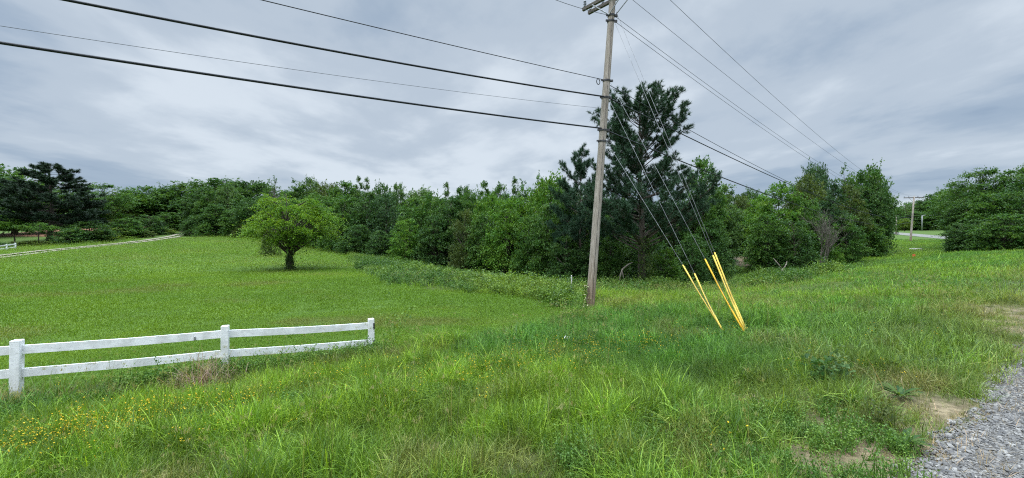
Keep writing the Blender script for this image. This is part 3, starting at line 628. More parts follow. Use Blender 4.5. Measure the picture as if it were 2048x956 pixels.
def pine_tree(seed, H, spec, nper, ln, wd, trunk_r, sub=7, asc=.35):
    """spec: (height, reach, how many) for each whorl; each bough forks into twigs that end in needle tufts"""
    rng = np.random.default_rng(seed); t = MB(); tips = []; dirs = []
    zz = np.linspace(-.3, H*.985, 14); ox = np.cumsum(rng.normal(0, .06, 14)); oy = np.cumsum(rng.normal(0, .06, 14)); ox -= ox[0]; oy -= oy[0]
    path = np.stack([ox, oy, zz], 1); t.tube(path, trunk_r*(1.12-1.0*np.linspace(0, 1, 14)**.9), 9)
    tips.append(path[-1]+np.array([0, 0, .2])); dirs.append(np.array([0, 0, 1.]))
    for (z, reach, cnt) in spec:
        a0 = rng.uniform(0, 2*PI)
        for j in range(cnt):
            a = a0+2*PI*j/cnt+rng.normal(0, .3); rc = reach*rng.uniform(.78, 1.04); z0 = z+rng.normal(0, .25)
            el = asc*(.2+1.0*z/H)*rng.uniform(.6, 1.4); z0 = min(max(z0-rc*el*.9, H*.22), H*.97)
            p0 = np.array([np.interp(z0, zz, path[:, 0]), np.interp(z0, zz, path[:, 1]), z0])
            el = min(el, 1.0); d = np.array([math.cos(a), math.sin(a), el]); p1 = p0+d*rc*.5+np.array([0, 0, -.05*rc]); p2 = p0+d*rc+np.array([0, 0, .10*rc*(.3+z/H)])
            rb = trunk_r*.30*(1-.6*z/H); t.tube([p0, (p0+p1)/2, p1, (p1+p2)/2, p2], [rb, rb*.8, rb*.6, rb*.4, rb*.2], 5, False)
            ns = max(3, int(sub*rc/1.6))
            for s in range(ns):
                f = .28+.72*(s+rng.uniform(0, .8))/ns; q0 = (p0+(p1-p0)*f*2) if f < .5 else (p1+(p2-p1)*(f*2-1))
                da = a+rng.normal(0, .75); e = nrm(np.array([math.cos(da), math.sin(da), el*.6+rng.uniform(0, .75)])); l2 = rc*.30*rng.uniform(.5, 1.2)*(1.2-.6*f); q1 = q0+e*l2
                t.tube([q0, (q0+q1)/2+np.array([0, 0, -.02]), q1], [rb*.3, rb*.22, rb*.12], 4, False)
                nt2 = rng.integers(4, 7)
                for u in range(nt2):
                    e2 = nrm(e+rng.normal(0, .55, 3)+np.array([0, 0, .25])); base_ = q0+(q1-q0)*rng.uniform(.35, 1); l3 = .34*rng.uniform(.5, 1.3)
                    tips.append(base_+e2*l3); dirs.append(e2)
    v, tr, lv = needles(rng, np.array(tips), np.array(dirs), nper, ln, wd)
    crown = polymesh('crown', v, tris=tr, attrs={'lv': lv}); crown.materials.append(M['needle'])
    return t.mesh('trunk', True), crown, H, max(s[1] for s in spec)
K = {}
K['round0'] = crown_tree(1, 10, 4.2, 2.0, 'round', 190, 6, 15, .30)
K['round1'] = crown_tree(2, 10, 4.4, 1.6, 'round', 200, 6, 15, .30, lump=.3)
K['oval0'] = crown_tree(3, 12, 3.4, 1.6, 'oval', 190, 6, 15, .28, dirup=.5)
K['oval1'] = crown_tree(4, 12, 3.5, 1.2, 'oval', 190, 6, 15, .28, dirup=.6, lump=.32)
K['spire0'] = crown_tree(5, 12, 2.3, 1.0, 'spire', 150, 6, 13, .24, dirup=1.1, lump=.3)
K['spire1'] = crown_tree(6, 12, 2.0, 1.0, 'spire', 110, 6, 12, .24, dirup=1.3, lump=.38)
K['dome0'] = crown_tree(7, 11, 5.8, 1.5, 'dome', 240, 6, 16, .34)
K['edge0'] = crown_tree(8, 9, 3.8, .2, 'skirt', 230, 6, 15, .26, droop=.35, up=1.2, flat=.5)
K['edge1'] = crown_tree(9, 9, 3.9, .2, 'skirt', 230, 6, 15, .26, droop=.45, lump=.32, up=1.2, flat=.5)
K['edge2'] = crown_tree(10, 9, 3.4, .1, 'skirt', 210, 6, 15, .24, droop=.2, lump=.35, dirup=.5, up=1.2, flat=.5)
K['shrub0'] = crown_tree(11, 3, 1.9, .0, 'dome', 110, 6, 13, .15, rmin=.3)
K['shrub1'] = crown_tree(12, 3, 1.7, .0, 'skirt', 110, 6, 13, .15, rmin=.3, lump=.35)
K['layer0'] = crown_tree(13, 11, 5.2, 2.4, 'flat', 80, 15, 15, .26, droop=.25, dirup=.1, up=1.6, lump=.35, rmin=.35, cl=.36, flat=.3)
K['young0'] = crown_tree(17, 5, 2.7, 2.7, 'flat', 44, 12, 14, .18, droop=.25, dirup=.1, up=1.6, lump=.35, cl=.34, flat=.35)
K['cedar0'] = crown_tree(14, 10, 2.7, .2, 'spire', 230, 7, 16, .17, dirup=.9, up=.3)
K['airy0'] = crown_tree(15, 12, 3.2, 4.0, 'oval', 70, 5, 9, .26, dirup=.7, lump=.35, limb_every=1)
K['pine1'] = pine_tree(16, 14, [(3.2, 4.2, 5), (4.2, 4.8, 6), (5.2, 4.9, 6), (6.3, 4.9, 6), (7.4, 4.6, 6), (8.5, 4.2, 6), (9.5, 3.8, 6), (10.4, 3.2, 6), (11.3, 2.6, 6), (12.2, 2.2, 6), (13, 1.6, 6), (13.6, 1.0, 6)], 28, .34, .055, .27, sub=7, asc=.25)
def extent(kind):
    if kind not in EXT:
        me = K[kind][1]; v = np.empty(len(me.vertices)*3, np.float32); me.vertices.foreach_get('co', v); v = v.reshape(-1, 3)
        EXT[kind] = (float(np.percentile(v[:, 2], 99.8)), float(np.percentile(np.hypot(v[:, 0], v[:, 1]), 97)))
    return EXT[kind]
EXT = {}
def place(kind, x, y, H, W, tint, name, label, cat, group=None, rz=None, sink=.15):
    tr, cr = K[kind][:2]; h0, r0 = extent(kind); rz = rng.uniform(0, 2*PI) if rz is None else rz
    e = empty(name, (x, y, gz(x, y)-sink), label, cat, group); e.rotation_euler = (0, 0, rz); s = W/(2*r0); sz = H/h0; e.scale = (s, s, sz)
    t_ = link('trunk', tr, None, e); c_ = link('crown', cr, None, e)
    if not tr.materials: tr.materials.append(M['bark'])
    c_.color = (*tint, 1); return e
MID, BRI, DRK, BLU, OLI, YEL, PAL = (.060, .138, .027), (.086, .192, .026), (.050, .116, .030), (.042, .098, .038), (.076, .120, .030), (.120, .200, .030), (.082, .158, .046)
def tree(px, d, top, wpx, kind, tint, label, cat='tree', name=None, group=None, rz=None, H=None):
    x = (px-1024)/F*d; g0 = gz(x, d); ht = EYE+(478-top)/F*d-g0 if H is None else H
    nm = name or {'shrub': 'shrub', 'cedar': 'cedar_tree', 'pine': 'pine_tree'}.get(kind[:-1], 'broadleaf_tree')
    tt_ = tuple(np.array(tint)*rng.uniform(.92, 1.08)); return place(kind, x, d, ht+.15, wpx/F*d, tt_, nm, label, cat, group, rz)
G1, G2, G3, G4, G5 = 'trees beyond the driveway', 'trees at the driveway bend', 'trees along the front edge of the wood', 'treetops at the back of the wood', 'trees by the far road'
# left: beyond the driveway
tree(98, 74, 327, 165, 'pine1', (.022, .046, .024), 'big dark pine with a bare lower trunk beside the driveway, tallest at the left edge', group=G1)
tree(30, 88, 334, 150, 'round0', MID, 'round green tree whose crown pokes up just left of the big dark driveway pine', group=G1)
tree(-45, 80, 345, 170, 'round1', DRK, 'dark tree cut by the left edge of the frame', group=G1)
tree(150, 92, 372, 90, 'oval0', MID, 'narrow green tree just right of the big dark driveway pine', group=G1)
tree(205, 96, 369, 110, 'layer0', MID, 'flat topped green tree left of the dip in the tree line', group=G1)
tree(262, 112, 384, 90, 'round1', OLI, 'low olive green tree in the dip of the tree line', group=G1)
tree(298, 112, 374, 110, 'round0', MID, 'round topped green tree right of the dip in the tree line', group=G1)
tree(347, 116, 374, 100, 'dome0', DRK, 'dark broad tree standing over the end of the driveway hedge', group=G1)
tree(30, 70, 436, 76, 'young0', BRI, 'low spreading light green tree before the ploughed soil, nearest the left edge', group='young trees before the ploughed soil')
tree(76, 68, 444, 66, 'young0', MID, 'low spreading tree before the ploughed soil, beside the dark pine trunk', group='young trees before the ploughed soil')
for px in list(range(-70, 420, 42))+list(range(-620, -80, 60)):
    tree(px, rng.uniform(128, 140), 405+rng.uniform(-8, 8), 75, ['edge0', 'edge1', 'edge2'][int(px/42) % 3], DRK, 'dark tree far behind the driveway hedge', group='dark trees far behind the driveway hedge')
GH = 'shrubs of the hedge along the driveway'
for a in ((-10, 62, 482, 60, 'shrub0', DRK, 'dark low shrub behind the end of the far white fence'),
          (62, 66, 481, 76, 'shrub1', OLI, 'brownish low shrub below the young spreading trees'),
          (140, 70, 455, 70, 'shrub1', DRK, 'dark bushy shrub just right of the big pine trunk'),
          (178, 74, 442, 84, 'edge0', DRK, 'dark tall bush at the foot of the flat topped tree'),
          (222, 80, 456, 66, 'shrub0', YEL, 'yellow green shrub at the middle of the driveway hedge'),
          (252, 84, 436, 70, 'edge1', MID, 'bushy green tree rising behind the yellow green hedge shrub'),
          (285, 86, 460, 46, 'shrub1', OLI, 'small olive shrub of the hedge right beside the driveway'),
          (298, 92, 430, 60, 'edge2', DRK, 'dark narrow bush in the hedge near the driveway bend'),
          (325, 96, 455, 52, 'shrub0', YEL, 'pale flowering shrub at the end of the driveway hedge'),
          (335, 104, 425, 62, 'edge0', MID, 'green bush at the inside of the driveway bend'),
          (352, 108, 440, 46, 'edge1', DRK, 'dark bush hanging over the driveway bend')):
    tree(*a, cat='shrub', name='shrub', group=GH)
# around the driveway bend and left of the lone tree
tree(430, 122, 357, 180, 'dome0', DRK, 'big dark dome shaped tree behind the driveway bend', group=G2)
tree(500, 120, 362, 140, 'dome0', DRK, 'dark dome shaped tree right of the biggest dome at the driveway bend', group=G2)
tree(405, 103, 378, 66, 'oval1', DRK, 'dark green tree at the right side of the driveway bend', group=G2)
tree(422, 100, 374, 56, 'oval0', MID, 'leftmost of three lighter pointed trees before the dark domes', group=G2)
tree(454, 100, 372, 56, 'oval1', PAL, 'middle one of three lighter pointed trees before the dark domes', group=G2)
tree(482, 99, 377, 44, 'spire0', MID, 'rightmost of three lighter pointed trees before the dark domes', group=G2)
for px, d, tp, w_, kind, t_, lb in ((392, 93, 432, 56, 'edge0', DRK, 'low leafy tree at the lawn end nearest the driveway'), (430, 94, 408, 66, 'oval1', DRK, 'leafy tree below the lighter pointed trees'), (408, 90, 446, 40, 'shrub1', MID, 'small bush at the lawn end below the pointed trees'),
                         (466, 93, 418, 60, 'edge1', MID, 'low leafy tree on the lawn end left of the lone tree'), (503, 92, 396, 70, 'round0', DRK, 'dark tree half behind the left of the lone tree crown'), (487, 89, 450, 44, 'edge2', OLI, 'olive bush at the lawn end left of the lone tree'), (540, 93, 402, 80, 'round1', DRK, 'dark leafy tree right behind the lone tree crown')):
    tree(px, d, tp, w_, kind, t_, lb, group=G2)
# the wood: back row of tops
for a in ((548, 96, 354, 62, 'airy0', MID, 'open crowned tree whose thin top shows sky behind the lone tree'), (592, 92, 362, 66, 'oval0', MID, 'green top right above the lone tree crown'),
          (622, 94, 357, 66, 'round0', PAL, 'pale green rounded top above the right half of the lone tree'), (655, 90, 366, 74, 'round1', OLI, 'olive top right of the pale rounded one over the wood'),
          (690, 86, 364, 80, 'oval1', MID, 'broad green top left of the twin airy spires'), (717, 84, 354, 30, 'spire1', PAL, 'first of two thin airy spires over the wood'),
          (733, 84, 356, 28, 'spire1', PAL, 'second of two thin airy spires over the wood'), (765, 80, 368, 66, 'round0', DRK, 'dark rounded top right of the twin spires'),
          (795, 78, 368, 50, 'oval1', PAL, 'oval pale top left of the notch over the wood'), (840, 80, 377, 76, 'round1', PAL, 'pale low top in the notch of the tree line'),
          (892, 70, 366, 34, 'spire1', PAL, 'lone thin spire standing right of the notch'), (925, 68, 374, 66, 'oval1', DRK, 'dark top right of the lone thin spire'),
          (968, 64, 364, 50, 'spire1', MID, 'ragged pointed top above the middle of the wood'), (1000, 62, 370, 56, 'oval1', MID, 'rounded top right of the ragged one over the middle wood'),
          (1030, 58, 356, 34, 'spire1', PAL, 'slim pale spire above the middle of the wood'), (1078, 54, 346, 50, 'airy0', PAL, 'open crowned pale tree left of the pole'), (1048, 56, 366, 60, 'oval0', MID, 'full green top between the slim spire and the open crown')):
    tree(*a, group=G4)
# the wood: middle and front rows
for a in ((585, 84, 398, 84, 'edge0', DRK, 'dark tree of the wood behind the lone tree trunk'), (640, 78, 388, 90, 'round1', MID, 'round green tree of the wood at the right tips of the lone tree'),
          (690, 70, 392, 104, 'edge1', MID, 'broad drooping tree where the brush patch meets the wood'), (655, 76, 440, 80, 'edge2', DRK, 'dark low tree behind the right side of the lone tree'),
          (735, 68, 385, 90, 'edge0', DRK, 'dark grey green tree in front of the twin spires'), (775, 66, 390, 84, 'edge2', BLU, 'blue green dark tree left of the bright edge trees'),
          (715, 63, 450, 76, 'edge1', DRK, 'low dark tree at the head of the brush patch'), (760, 60, 462, 60, 'edge0', DRK, 'small dark tree in the shade above the brush patch'),
          (825, 60, 398, 90, 'edge0', MID, 'green tree bulging out above the brush patch'), (862, 58, 388, 84, 'round0', MID, 'round green tree behind the bulging edge tree'),
          (815, 55, 440, 70, 'edge2', BRI, 'bright leaved tree leaning over the brush patch'), (870, 54, 432, 84, 'edge1', DRK, 'dark tree between the bright one and the rusty one'),
          (905, 56, 396, 80, 'oval1', DRK, 'dark tall tree behind the rusty tinted tree'), (928, 49, 420, 66, 'edge2', OLI, 'rusty tinted tree at the edge of the wood'),
          (945, 58, 384, 80, 'round1', MID, 'rounded tree behind the rusty tinted one'), (968, 47.5, 428, 84, 'edge0', MID, 'leafy edge tree right of the rusty tinted one'),
          (985, 54, 388, 90, 'round0', BRI, 'bright round tree left of the middle of the wood'), (1012, 45.5, 402, 104, 'edge1', BRI, 'bright layered edge tree at the middle of the wood'),
          (1040, 50, 376, 90, 'oval0', BRI, 'tall bright tree behind the layered edge tree'), (1058, 43, 430, 84, 'edge2', MID, 'low leafy edge tree in front of the tall bright one'),
          (1100, 47, 352, 110, 'round1', BRI, 'tall bright leafy tree just left of the pole'), (1095, 41, 412, 96, 'edge0', MID, 'leafy edge tree below the tall bright one by the pole'),
          (1140, 40, 380, 100, 'edge1', MID, 'leafy tree directly behind the pole'), (1130, 37.5, 470, 84, 'edge2', DRK, 'low dark bush tree left of the pole foot'),
          (1190, 44, 385, 110, 'round0', DRK, 'dark tree between the pole and the tall pine'), (1180, 36.5, 480, 70, 'edge0', DRK, 'low dark tree behind the pole foot'),
          (1222, 35.5, 470, 84, 'edge1', MID, 'low leafy tree left of the tall pine trunk'), (1235, 46, 400, 120, 'round1', DRK, 'dark tree filling the gap behind the tall pine'),
          (1350, 45, 400, 110, 'round0', DRK, 'dark tree right behind the tall pine'), (1330, 33.2, 497, 80, 'edge2', BRI, 'bright bushy sapling right of the tall pine trunk'),
          (1402, 42, 318, 90, 'oval1', MID, 'tall green tree right of the tall pine, crossed by the guy wires'), (1440, 47, 352, 80, 'oval0', PAL, 'green tree right of the tall one behind the guy wires'),
          (1385, 37.5, 470, 76, 'edge0', DRK, 'dark low tree behind the yellow guards'), (1425, 40, 440, 80, 'edge1', DRK, 'dark tree behind the tops of the yellow guards'),
          (1295, 37, 455, 90, 'edge2', DRK, 'dark leafy tree close behind the tall pine trunk')):
    tree(*a, group=G3)
GC = 'trees of the hollow beyond the guy wires'
for a in ((1470, 72, 388, 76, 'round1', OLI, 'pale low tree at the back of the hollow'), (1500, 84, 380, 70, 'dome0', MID, 'distant top above the hollow'), (1455, 66, 408, 90, 'edge0', MID, 'green tree at the left side of the hollow'),
          (1520, 66, 392, 80, 'edge1', BRI, 'bright tree at the back right of the hollow'), (1485, 76, 432, 90, 'edge2', DRK, 'dark tree shading the bottom of the hollow'), (1440, 54, 470, 60, 'edge0', DRK, 'dark bush left of the bare soil track'),
          (1525, 52, 470, 60, 'edge1', DRK, 'dark bush right of the bare soil track'),
          (1560, 46, 368, 120, 'edge1', BRI, 'big bright green tree at the left end of the clump by the bare shrub'), (1535, 42, 430, 80, 'edge0', MID, 'lower green tree at the left foot of the clump by the bare shrub'),
          (1585, 41, 440, 90, 'edge2', DRK, 'dark green tree standing behind the forked dead stump'), (1612, 58, 352, 84, 'round0', OLI, 'olive tree left of the round topped pine'), (1628, 66, 328, 66, 'round1', BLU, 'dark round topped pine crown highest in the clump'),
          (1668, 52, 362, 80, 'cedar0', BLU, 'dark cedar behind the bare grey shrub'), (1622, 44, 400, 70, 'edge0', MID, 'green tree left of the bare grey shrub'), (1690, 64, 330, 76, 'airy0', MID, 'open crowned tree between the two tallest tops of the clump'),
          (1732, 62, 334, 96, 'dome0', MID, 'dark broad crowned tree overhanging at the right end of the clump'), (1745, 60, 366, 72, 'round1', DRK, 'dark ragged crown reaching right over the far road'), (1700, 56, 372, 76, 'edge1', OLI, 'olive tree right of the dark cedar'),
          (1690, 50, 430, 70, 'edge2', MID, 'green bush right of the bare grey shrub'), (1728, 56, 440, 76, 'edge0', MID, 'leafy bush at the right foot of the clump'), (1746, 62, 448, 50, 'edge1', DRK, 'last dark bush at the right end of the clump')):
    tree(*a, group=GC)
tree(1672, 43, 500, 34, 'shrub1', BRI, 'small bright bush at the foot of the bare grey shrub', cat='shrub', group=None)
for a in ((1790, 165, 415, 70, 'round0', MID, 'far low tree left of the small roadside pole'), (1812, 160, 405, 40, 'airy0', PAL, 'far thin crowned tree above the small roadside pole'), (1850, 165, 398, 80, 'dome0', DRK, 'far dark tree right of the far utility pole'),
          (1832, 172, 404, 70, 'round1', MID, 'far green tree behind the far utility pole'), (1895, 160, 380, 90, 'dome0', DRK, 'big far dark tree behind the lamp post'), (1880, 150, 420, 80, 'edge0', DRK, 'dark tree at the back edge of the far field'), (1840, 158, 425, 80, 'edge1', DRK, 'shaded tree behind the yellow green road tree'),
          (1800, 158, 432, 60, 'edge2', DRK, 'dark low tree at the far side of the road'), (1925, 120, 372, 90, 'round1', MID, 'tree at the right end of the far field')):
    tree(*a, group=G5)
tree(1809, 132, 437, 26, 'round0', YEL, 'small yellow green tree beside the far road')
GR = 'trees of the clump at the right edge'
for a in ((1960, 62, 340, 110, 'layer0', MID, 'open layered tree with sky gaps, tallest on the left of the right hand clump'), (2025, 60, 334, 120, 'layer0', MID, 'layered tall tree at the right frame edge'), (2090, 56, 330, 140, 'round0', DRK, 'tall tree cut by the right frame edge'),
          (1935, 60, 388, 80, 'oval0', DRK, 'dark tree at the left end of the right hand clump'), (1985, 56, 388, 96, 'edge0', MID, 'green tree below the open layered crown'), (2040, 54, 380, 110, 'round1', DRK, 'dark tree behind the round shrub at right'),
          (1925, 52, 446, 66, 'edge2', DRK, 'low dark bush leaning over the far road end'), (1960, 50, 440, 76, 'edge0', DRK, 'low dark bush left of the round shrub at right'), (2012, 46, 428, 100, 'edge1', MID, 'round light topped shrub in front of the right hand clump'), (2085, 47, 430, 90, 'edge0', DRK, 'dark shrub past the round shrub at the right frame edge'), (1975, 48, 468, 50, 'shrub0', DRK, 'small dark bush at the foot of the round shrub')):
    tree(*a, group=GR)
GB = 'unseparable trees deep inside the wood'
for px in range(580, 1460, 44):
    d = np.interp(px, [560, 700, 900, 1100, 1300, 1460], [104, 92, 80, 62, 56, 70])
    tree(px+rng.uniform(-10, 10), d+rng.uniform(-3, 5), np.interp(px, [580, 700, 840, 960, 1100, 1200, 1460], [385, 385, 398, 392, 378, 400, 410])+rng.uniform(-5, 9), 90, ['edge0', 'edge1', 'edge2'][int(px/44) % 3], DRK, 'dark tree deep inside the wood behind its front row', group='dark trees deep inside the wood')

# the tall pine by the pole, with its own boughs
spec = [(5.4, 4.4, 4), (6.0, 5.2, 6), (6.7, 5.5, 7), (7.4, 5.4, 7), (8.1, 4.4, 6), (8.8, 4.1, 6), (9.4, 3.5, 5), (10.2, 3.1, 6), (11.0, 2.9, 5), (11.8, 3.3, 6), (12.6, 3.5, 6), (13.3, 3.5, 6), (13.9, 3.3, 7), (14.5, 2.8, 7), (14.9, 2.3, 8), (15.1, 1.4, 7)]
K['pineA'] = pine_tree(33, 14.3, spec, 34, .26, .030, .32, sub=7, asc=.75)
e = tree(1284, 31.5, 184, 262, 'pineA', (.040, .088, .046), 'tall dark pine with rounded open top standing right of the wooden pole', name='pine_tree', cat='pine tree')
K['pineB'] = pine_tree(34, 11, [(4, 3.4, 5), (5, 3.8, 6), (6, 3.6, 6), (7, 3.2, 6), (8, 2.8, 6), (9, 2.2, 6), (9.8, 1.5, 5), (10.5, .8, 4)], 30, .28, .034, .2, sub=9, asc=.5)
tree(1160, 38, 296, 120, 'pineB', (.034, .080, .042), 'smaller pine whose ragged top shows just left of the wooden pole', name='pine_tree', cat='pine tree')
# ivy round the pine foot
def climber(name, x, y, h, r0, r1, n, size, tint, label, cat, seed=5, parent=None, petals=0):
    r_ = np.random.default_rng(seed); z = r_.uniform(0, 1, n)**1.4*h; a = r_.uniform(0, 2*PI, n); rr_ = r0+(r1-r0)*r_.uniform(0, 1, n)**2*(1-.6*z/h)
    pos = np.stack([np.cos(a)*rr_, np.sin(a)*rr_, z+.05], 1); nz = nrm(np.stack([np.cos(a), np.sin(a), np.full(n, .6)], 1)+r_.normal(0, .4, (n, 3))); ax = nrm(r_.normal(0, 1, (n, 3))+np.array([0, 0, -.4]))
    v, q, _, lv = leaf_quads(r_, pos, ax, nz, size*r_.uniform(.6, 1.3, n), r_.uniform(0, 1, n))
    o = link(name, polymesh(name, v, q, attrs={'lv': lv}), M['leaf'], parent); o.color = (*tint, 1)
    if parent is None: o.location = (x, y, gz(x, y)); tag(o, label, cat)
    if petals:
        b = MB()
        for k in range(petals):
            p = pos[k]*np.array([1.15, 1.15, 1]); nn = 5; b.add([p+np.array([math.cos(j*2*PI/nn)*.022, -.012, math.sin(j*2*PI/nn)*.022]) for j in range(nn)]+[p+np.array([0, -.02, 0])], [(j, (j+1) % nn, nn) for j in range(nn)])
        b.build('blossom', M['petal'], o)
    return o
pp = ((1284-1024)/F*31.5, 31.5)
climber('ivy', pp[0]+.1, pp[1]-.35, 4.2, .3, .9, 1500, .14, (.060, .105, .022), 'yellowish ivy climbing the lower trunk of the tall pine', 'ivy', 6)

# the lone tree on the lawn: short thick leafy trunk, wide layered crown
lp = at(574, 541); ld = lp[1]; lH = EYE+(478-392)/F*ld-gz(*lp); lW = 174/F*ld
K['lone'] = crown_tree(44, 6.2, 3.75, 2.2, 'round', 80, 20, 30, .115, droop=.42, cl=.34, rmin=.50, trunk_r=.21, up=1.7, dirup=.05, lump=.34, limb_every=1, flat=.30)
e = place('lone', lp[0]+.25, ld, lH+.15, lW, (.112, .225, .020), 'broadleaf_tree', 'lone bright green tree with a wide layered crown on the mown lawn', 'tree', rz=1.1)
iv = climber('ivy', lp[0]+.25, ld, 2.3, .20, .46, 1500, .11, (.045, .092, .022), 'dark ivy wrapping the short trunk of the lone lawn tree', 'ivy', 8)
tree(541, ld+14, 462, 40, 'shrub1', OLI, 'small leafy shrub with pale stem behind the lone lawn tree', cat='shrub')
b = MB(); q = at(541, 505); z0 = gz(*q)
b.tube([[0, 0, -.1], [.05, 0, 1.2], [-.1, 0, 2.4]], [.16, .13, .09], 7); b.tube([[.03, 0, 1.1], [.5, 0, 2.1]], [.08, .04], 6)
o = b.build('bare_snag', M['pale_bark'], None, True); o.location = (q[0], q[1], z0); tag(o, 'pale bare trunk seen under the crown of the lone lawn tree', 'trunk')

def bare(seed, H, nst, spread, r0, depth=3):
    r_ = np.random.default_rng(seed); b = MB()
    def grow(p, d, l_, r, k):
        m = p+d*l_*.5+r_.normal(0, .04*l_, 3); e_ = p+d*l_+r_.normal(0, .05*l_, 3); b.tube([p, m, e_], [r, r*.8, r*.55], 4, False)
        if k > 0:
            for _ in range(r_.integers(3, 5)):
                f = r_.uniform(.35, 1); grow(p+(e_-p)*f, nrm(d+r_.normal(0, .42, 3)+np.array([0, 0, .15])), l_*r_.uniform(.4, .65), max(r*.5, .006), k-1)
    for _ in range(nst):
        a = r_.uniform(0, 2*PI); grow(np.array([r_.normal(0, .15), r_.normal(0, .15), -.1]), nrm(np.array([math.cos(a)*spread, math.sin(a)*spread, 1])), H*r_.uniform(.45, .62), r0, depth)
    return b
q = np.array([(1648-1024)/F*41.5, 41.5]); o = bare(3, 6.4, 8, .13, .045, 4).build('bare_shrub', M['twigs']); o.location = (q[0], q[1], gz(*q)); tag(o, 'leafless grey shrub with upright twigs before the tree clump', 'shrub')
q = at(1565, 550); b = MB(); s_ = 40/800*q[1]/35
b.tube([[0, 0, -.1], [.02, 0, .35], [-.05, 0, .6]], [.14, .11, .07], 7); b.tube([[-.03, 0, .5], [-.35, 0, .95], [-.75, .1, 1.5]], [.06, .045, .02], 6); b.tube([[.02, 0, .5], [.25, 0, .8], [.42, 0, 1.25]], [.06, .045, .02], 6); b.tube([[.25, 0, .8], [.45, .1, .95]], [.03, .015], 5)
o = b.build('dead_stump', M['pale_bark'], None, True); o.location = (q[0], q[1], gz(*q)); tag(o, 'pale forked dead stump in the weeds before the tree clump', 'stump')
q = np.array([(1246-1024)/F*31, 31.]); b = MB(); b.tube([[0, 0, .0], [.1, 0, .7], [.25, 0, 1.15], [.7, .1, 1.5], [1.1, .1, 1.7]], [.05, .06, .055, .05, .02], 6); b.tube([[.2, 0, 1.1], [.32, 0, .6], [.4, 0, .3]], [.035, .03, .015], 5)
o = b.build('dead_branch', M['pale_bark'], None, True); o.location = (q[0]-.3, q[1], gz(*q)+.5); tag(o, 'pale broken branch hanging left of the tall pine trunk', 'branch')

# ------------------------------------------------------------------ white fence
def fence(name, posts, tops, pw, rail_h, railz, thick, label, cap=True, sink=.4, wob=.0):
    b0 = posts[0]; e = empty(name, (b0[0], b0[1], gz(*b0)), label, 'fence'); org = np.array(e.location)
    for p, zt in zip(posts, tops):
        i_ = [np.allclose(p, q_) for q_ in posts].index(True); nx = posts[min(i_+1, len(posts)-1)]; pv = posts[max(i_-1, 0)]; ax = nrm(np.array([*(nx-pv), 0.])); ay = np.array([-ax[1], ax[0], 0]); zb = gz(*p)-sink
        tl = rng.normal(0, .012, 2); up_ = nrm(np.array([tl[0], tl[1], 1.])); b = MB(); b.box(np.array([p[0], p[1], (zt+zb)/2])-org, (pw, pw, zt-zb), np.array([ax, ay, up_]), .008); b.build('post', M['white_paint'], e)
    for (p, zp), (q_, zq) in zip(zip(posts[:-1], tops[:-1]), zip(posts[1:], tops[1:])):
        for rz_ in railz:
            a_ = np.array([*p, zp-rz_]); c_ = np.array([*q_, zq-rz_]); d_ = nrm(c_-a_); ay = nrm(np.array([-d_[1], d_[0], 0])); a_ = a_+d_*pw*.42+ay*.012; c_ = c_-d_*pw*.42+ay*.012
            b = MB(); n = 5; az_ = np.cross(d_, ay); v = []
            for k in range(n):
                m = a_+(c_-a_)*k/(n-1)+np.array([0, 0, -.012*math.sin(PI*k/(n-1))])+ay*wob*math.sin(k*2.1)
                v += [m+ay*s1*thick/2+np.array([0, 0, 1])*s2*rail_h/2-org for s1, s2 in ((-1, -1), (-1, 1), (1, 1), (1, -1))]
            f = [(k*4+j, k*4+(j+1) % 4, (k+1)*4+(j+1) % 4, (k+1)*4+j) for k in range(n-1) for j in range(4)]+[(3, 2, 1, 0), tuple(range((n-1)*4, n*4))]
            b.add(v, f); b.build('rail', M['white_paint'], e)
    return e, org
tops = [EYE+(478-y_)/F*p[1] for p, y_ in zip(FP, (690+28, 680, 651, 637))]
fe, org = fence('white_fence', FP, tops, .118, .132, (.155, .515), .04, 'white two rail board fence standing at the edge of the mown lawn', wob=.008)
d_ = nrm(FP[3]-FP[2]); nn = np.array([d_[1], -d_[0]])
for dz in (-.155, -.515):
    b = MB(); c_ = np.array([*(FP[3]+nn*.069+d_*.045), tops[3]+dz])-org; b.box(c_, (.030, .006, .13), np.array([[*d_, 0], [*nn, 0], [0, 0, 1]])); b.build('bracket', M['dark_steel'], fe)
b = MB(); pm = FP[1]+(FP[2]-FP[1])*.835; d1 = nrm(FP[2]-FP[1]); n1 = np.array([d1[1], -d1[0]]); zt = tops[1]+(tops[2]-tops[1])*.835
b.box(np.array([*(pm+n1*.016), zt-.19])-org, (.028, .014, .062), np.array([[*d1, 0], [*n1, 0], [0, 0, 1]])); b.build('bracket', M['steel'], fe)
fp2 = [at(31, 499), at(13.5, 501.5), at(-6, 504), at(-30, 507)]
fence('white_fence', fp2, [gz(*p)+.95 for p in fp2], .14, .15, (.16, .60), .05, 'short end of a white rail fence across the driveway near the left edge', sink=.2)
gq = [np.array([(368-1024)/F*116, 116.]), np.array([(385-1024)/F*117, 117.])]
fence('white_gate', gq, [EYE+(478-446)/F*p[1] for p in gq], .2, .35, (.2, .75), .08, 'tiny white rails seen through the gap at the end of the driveway', sink=1.5)

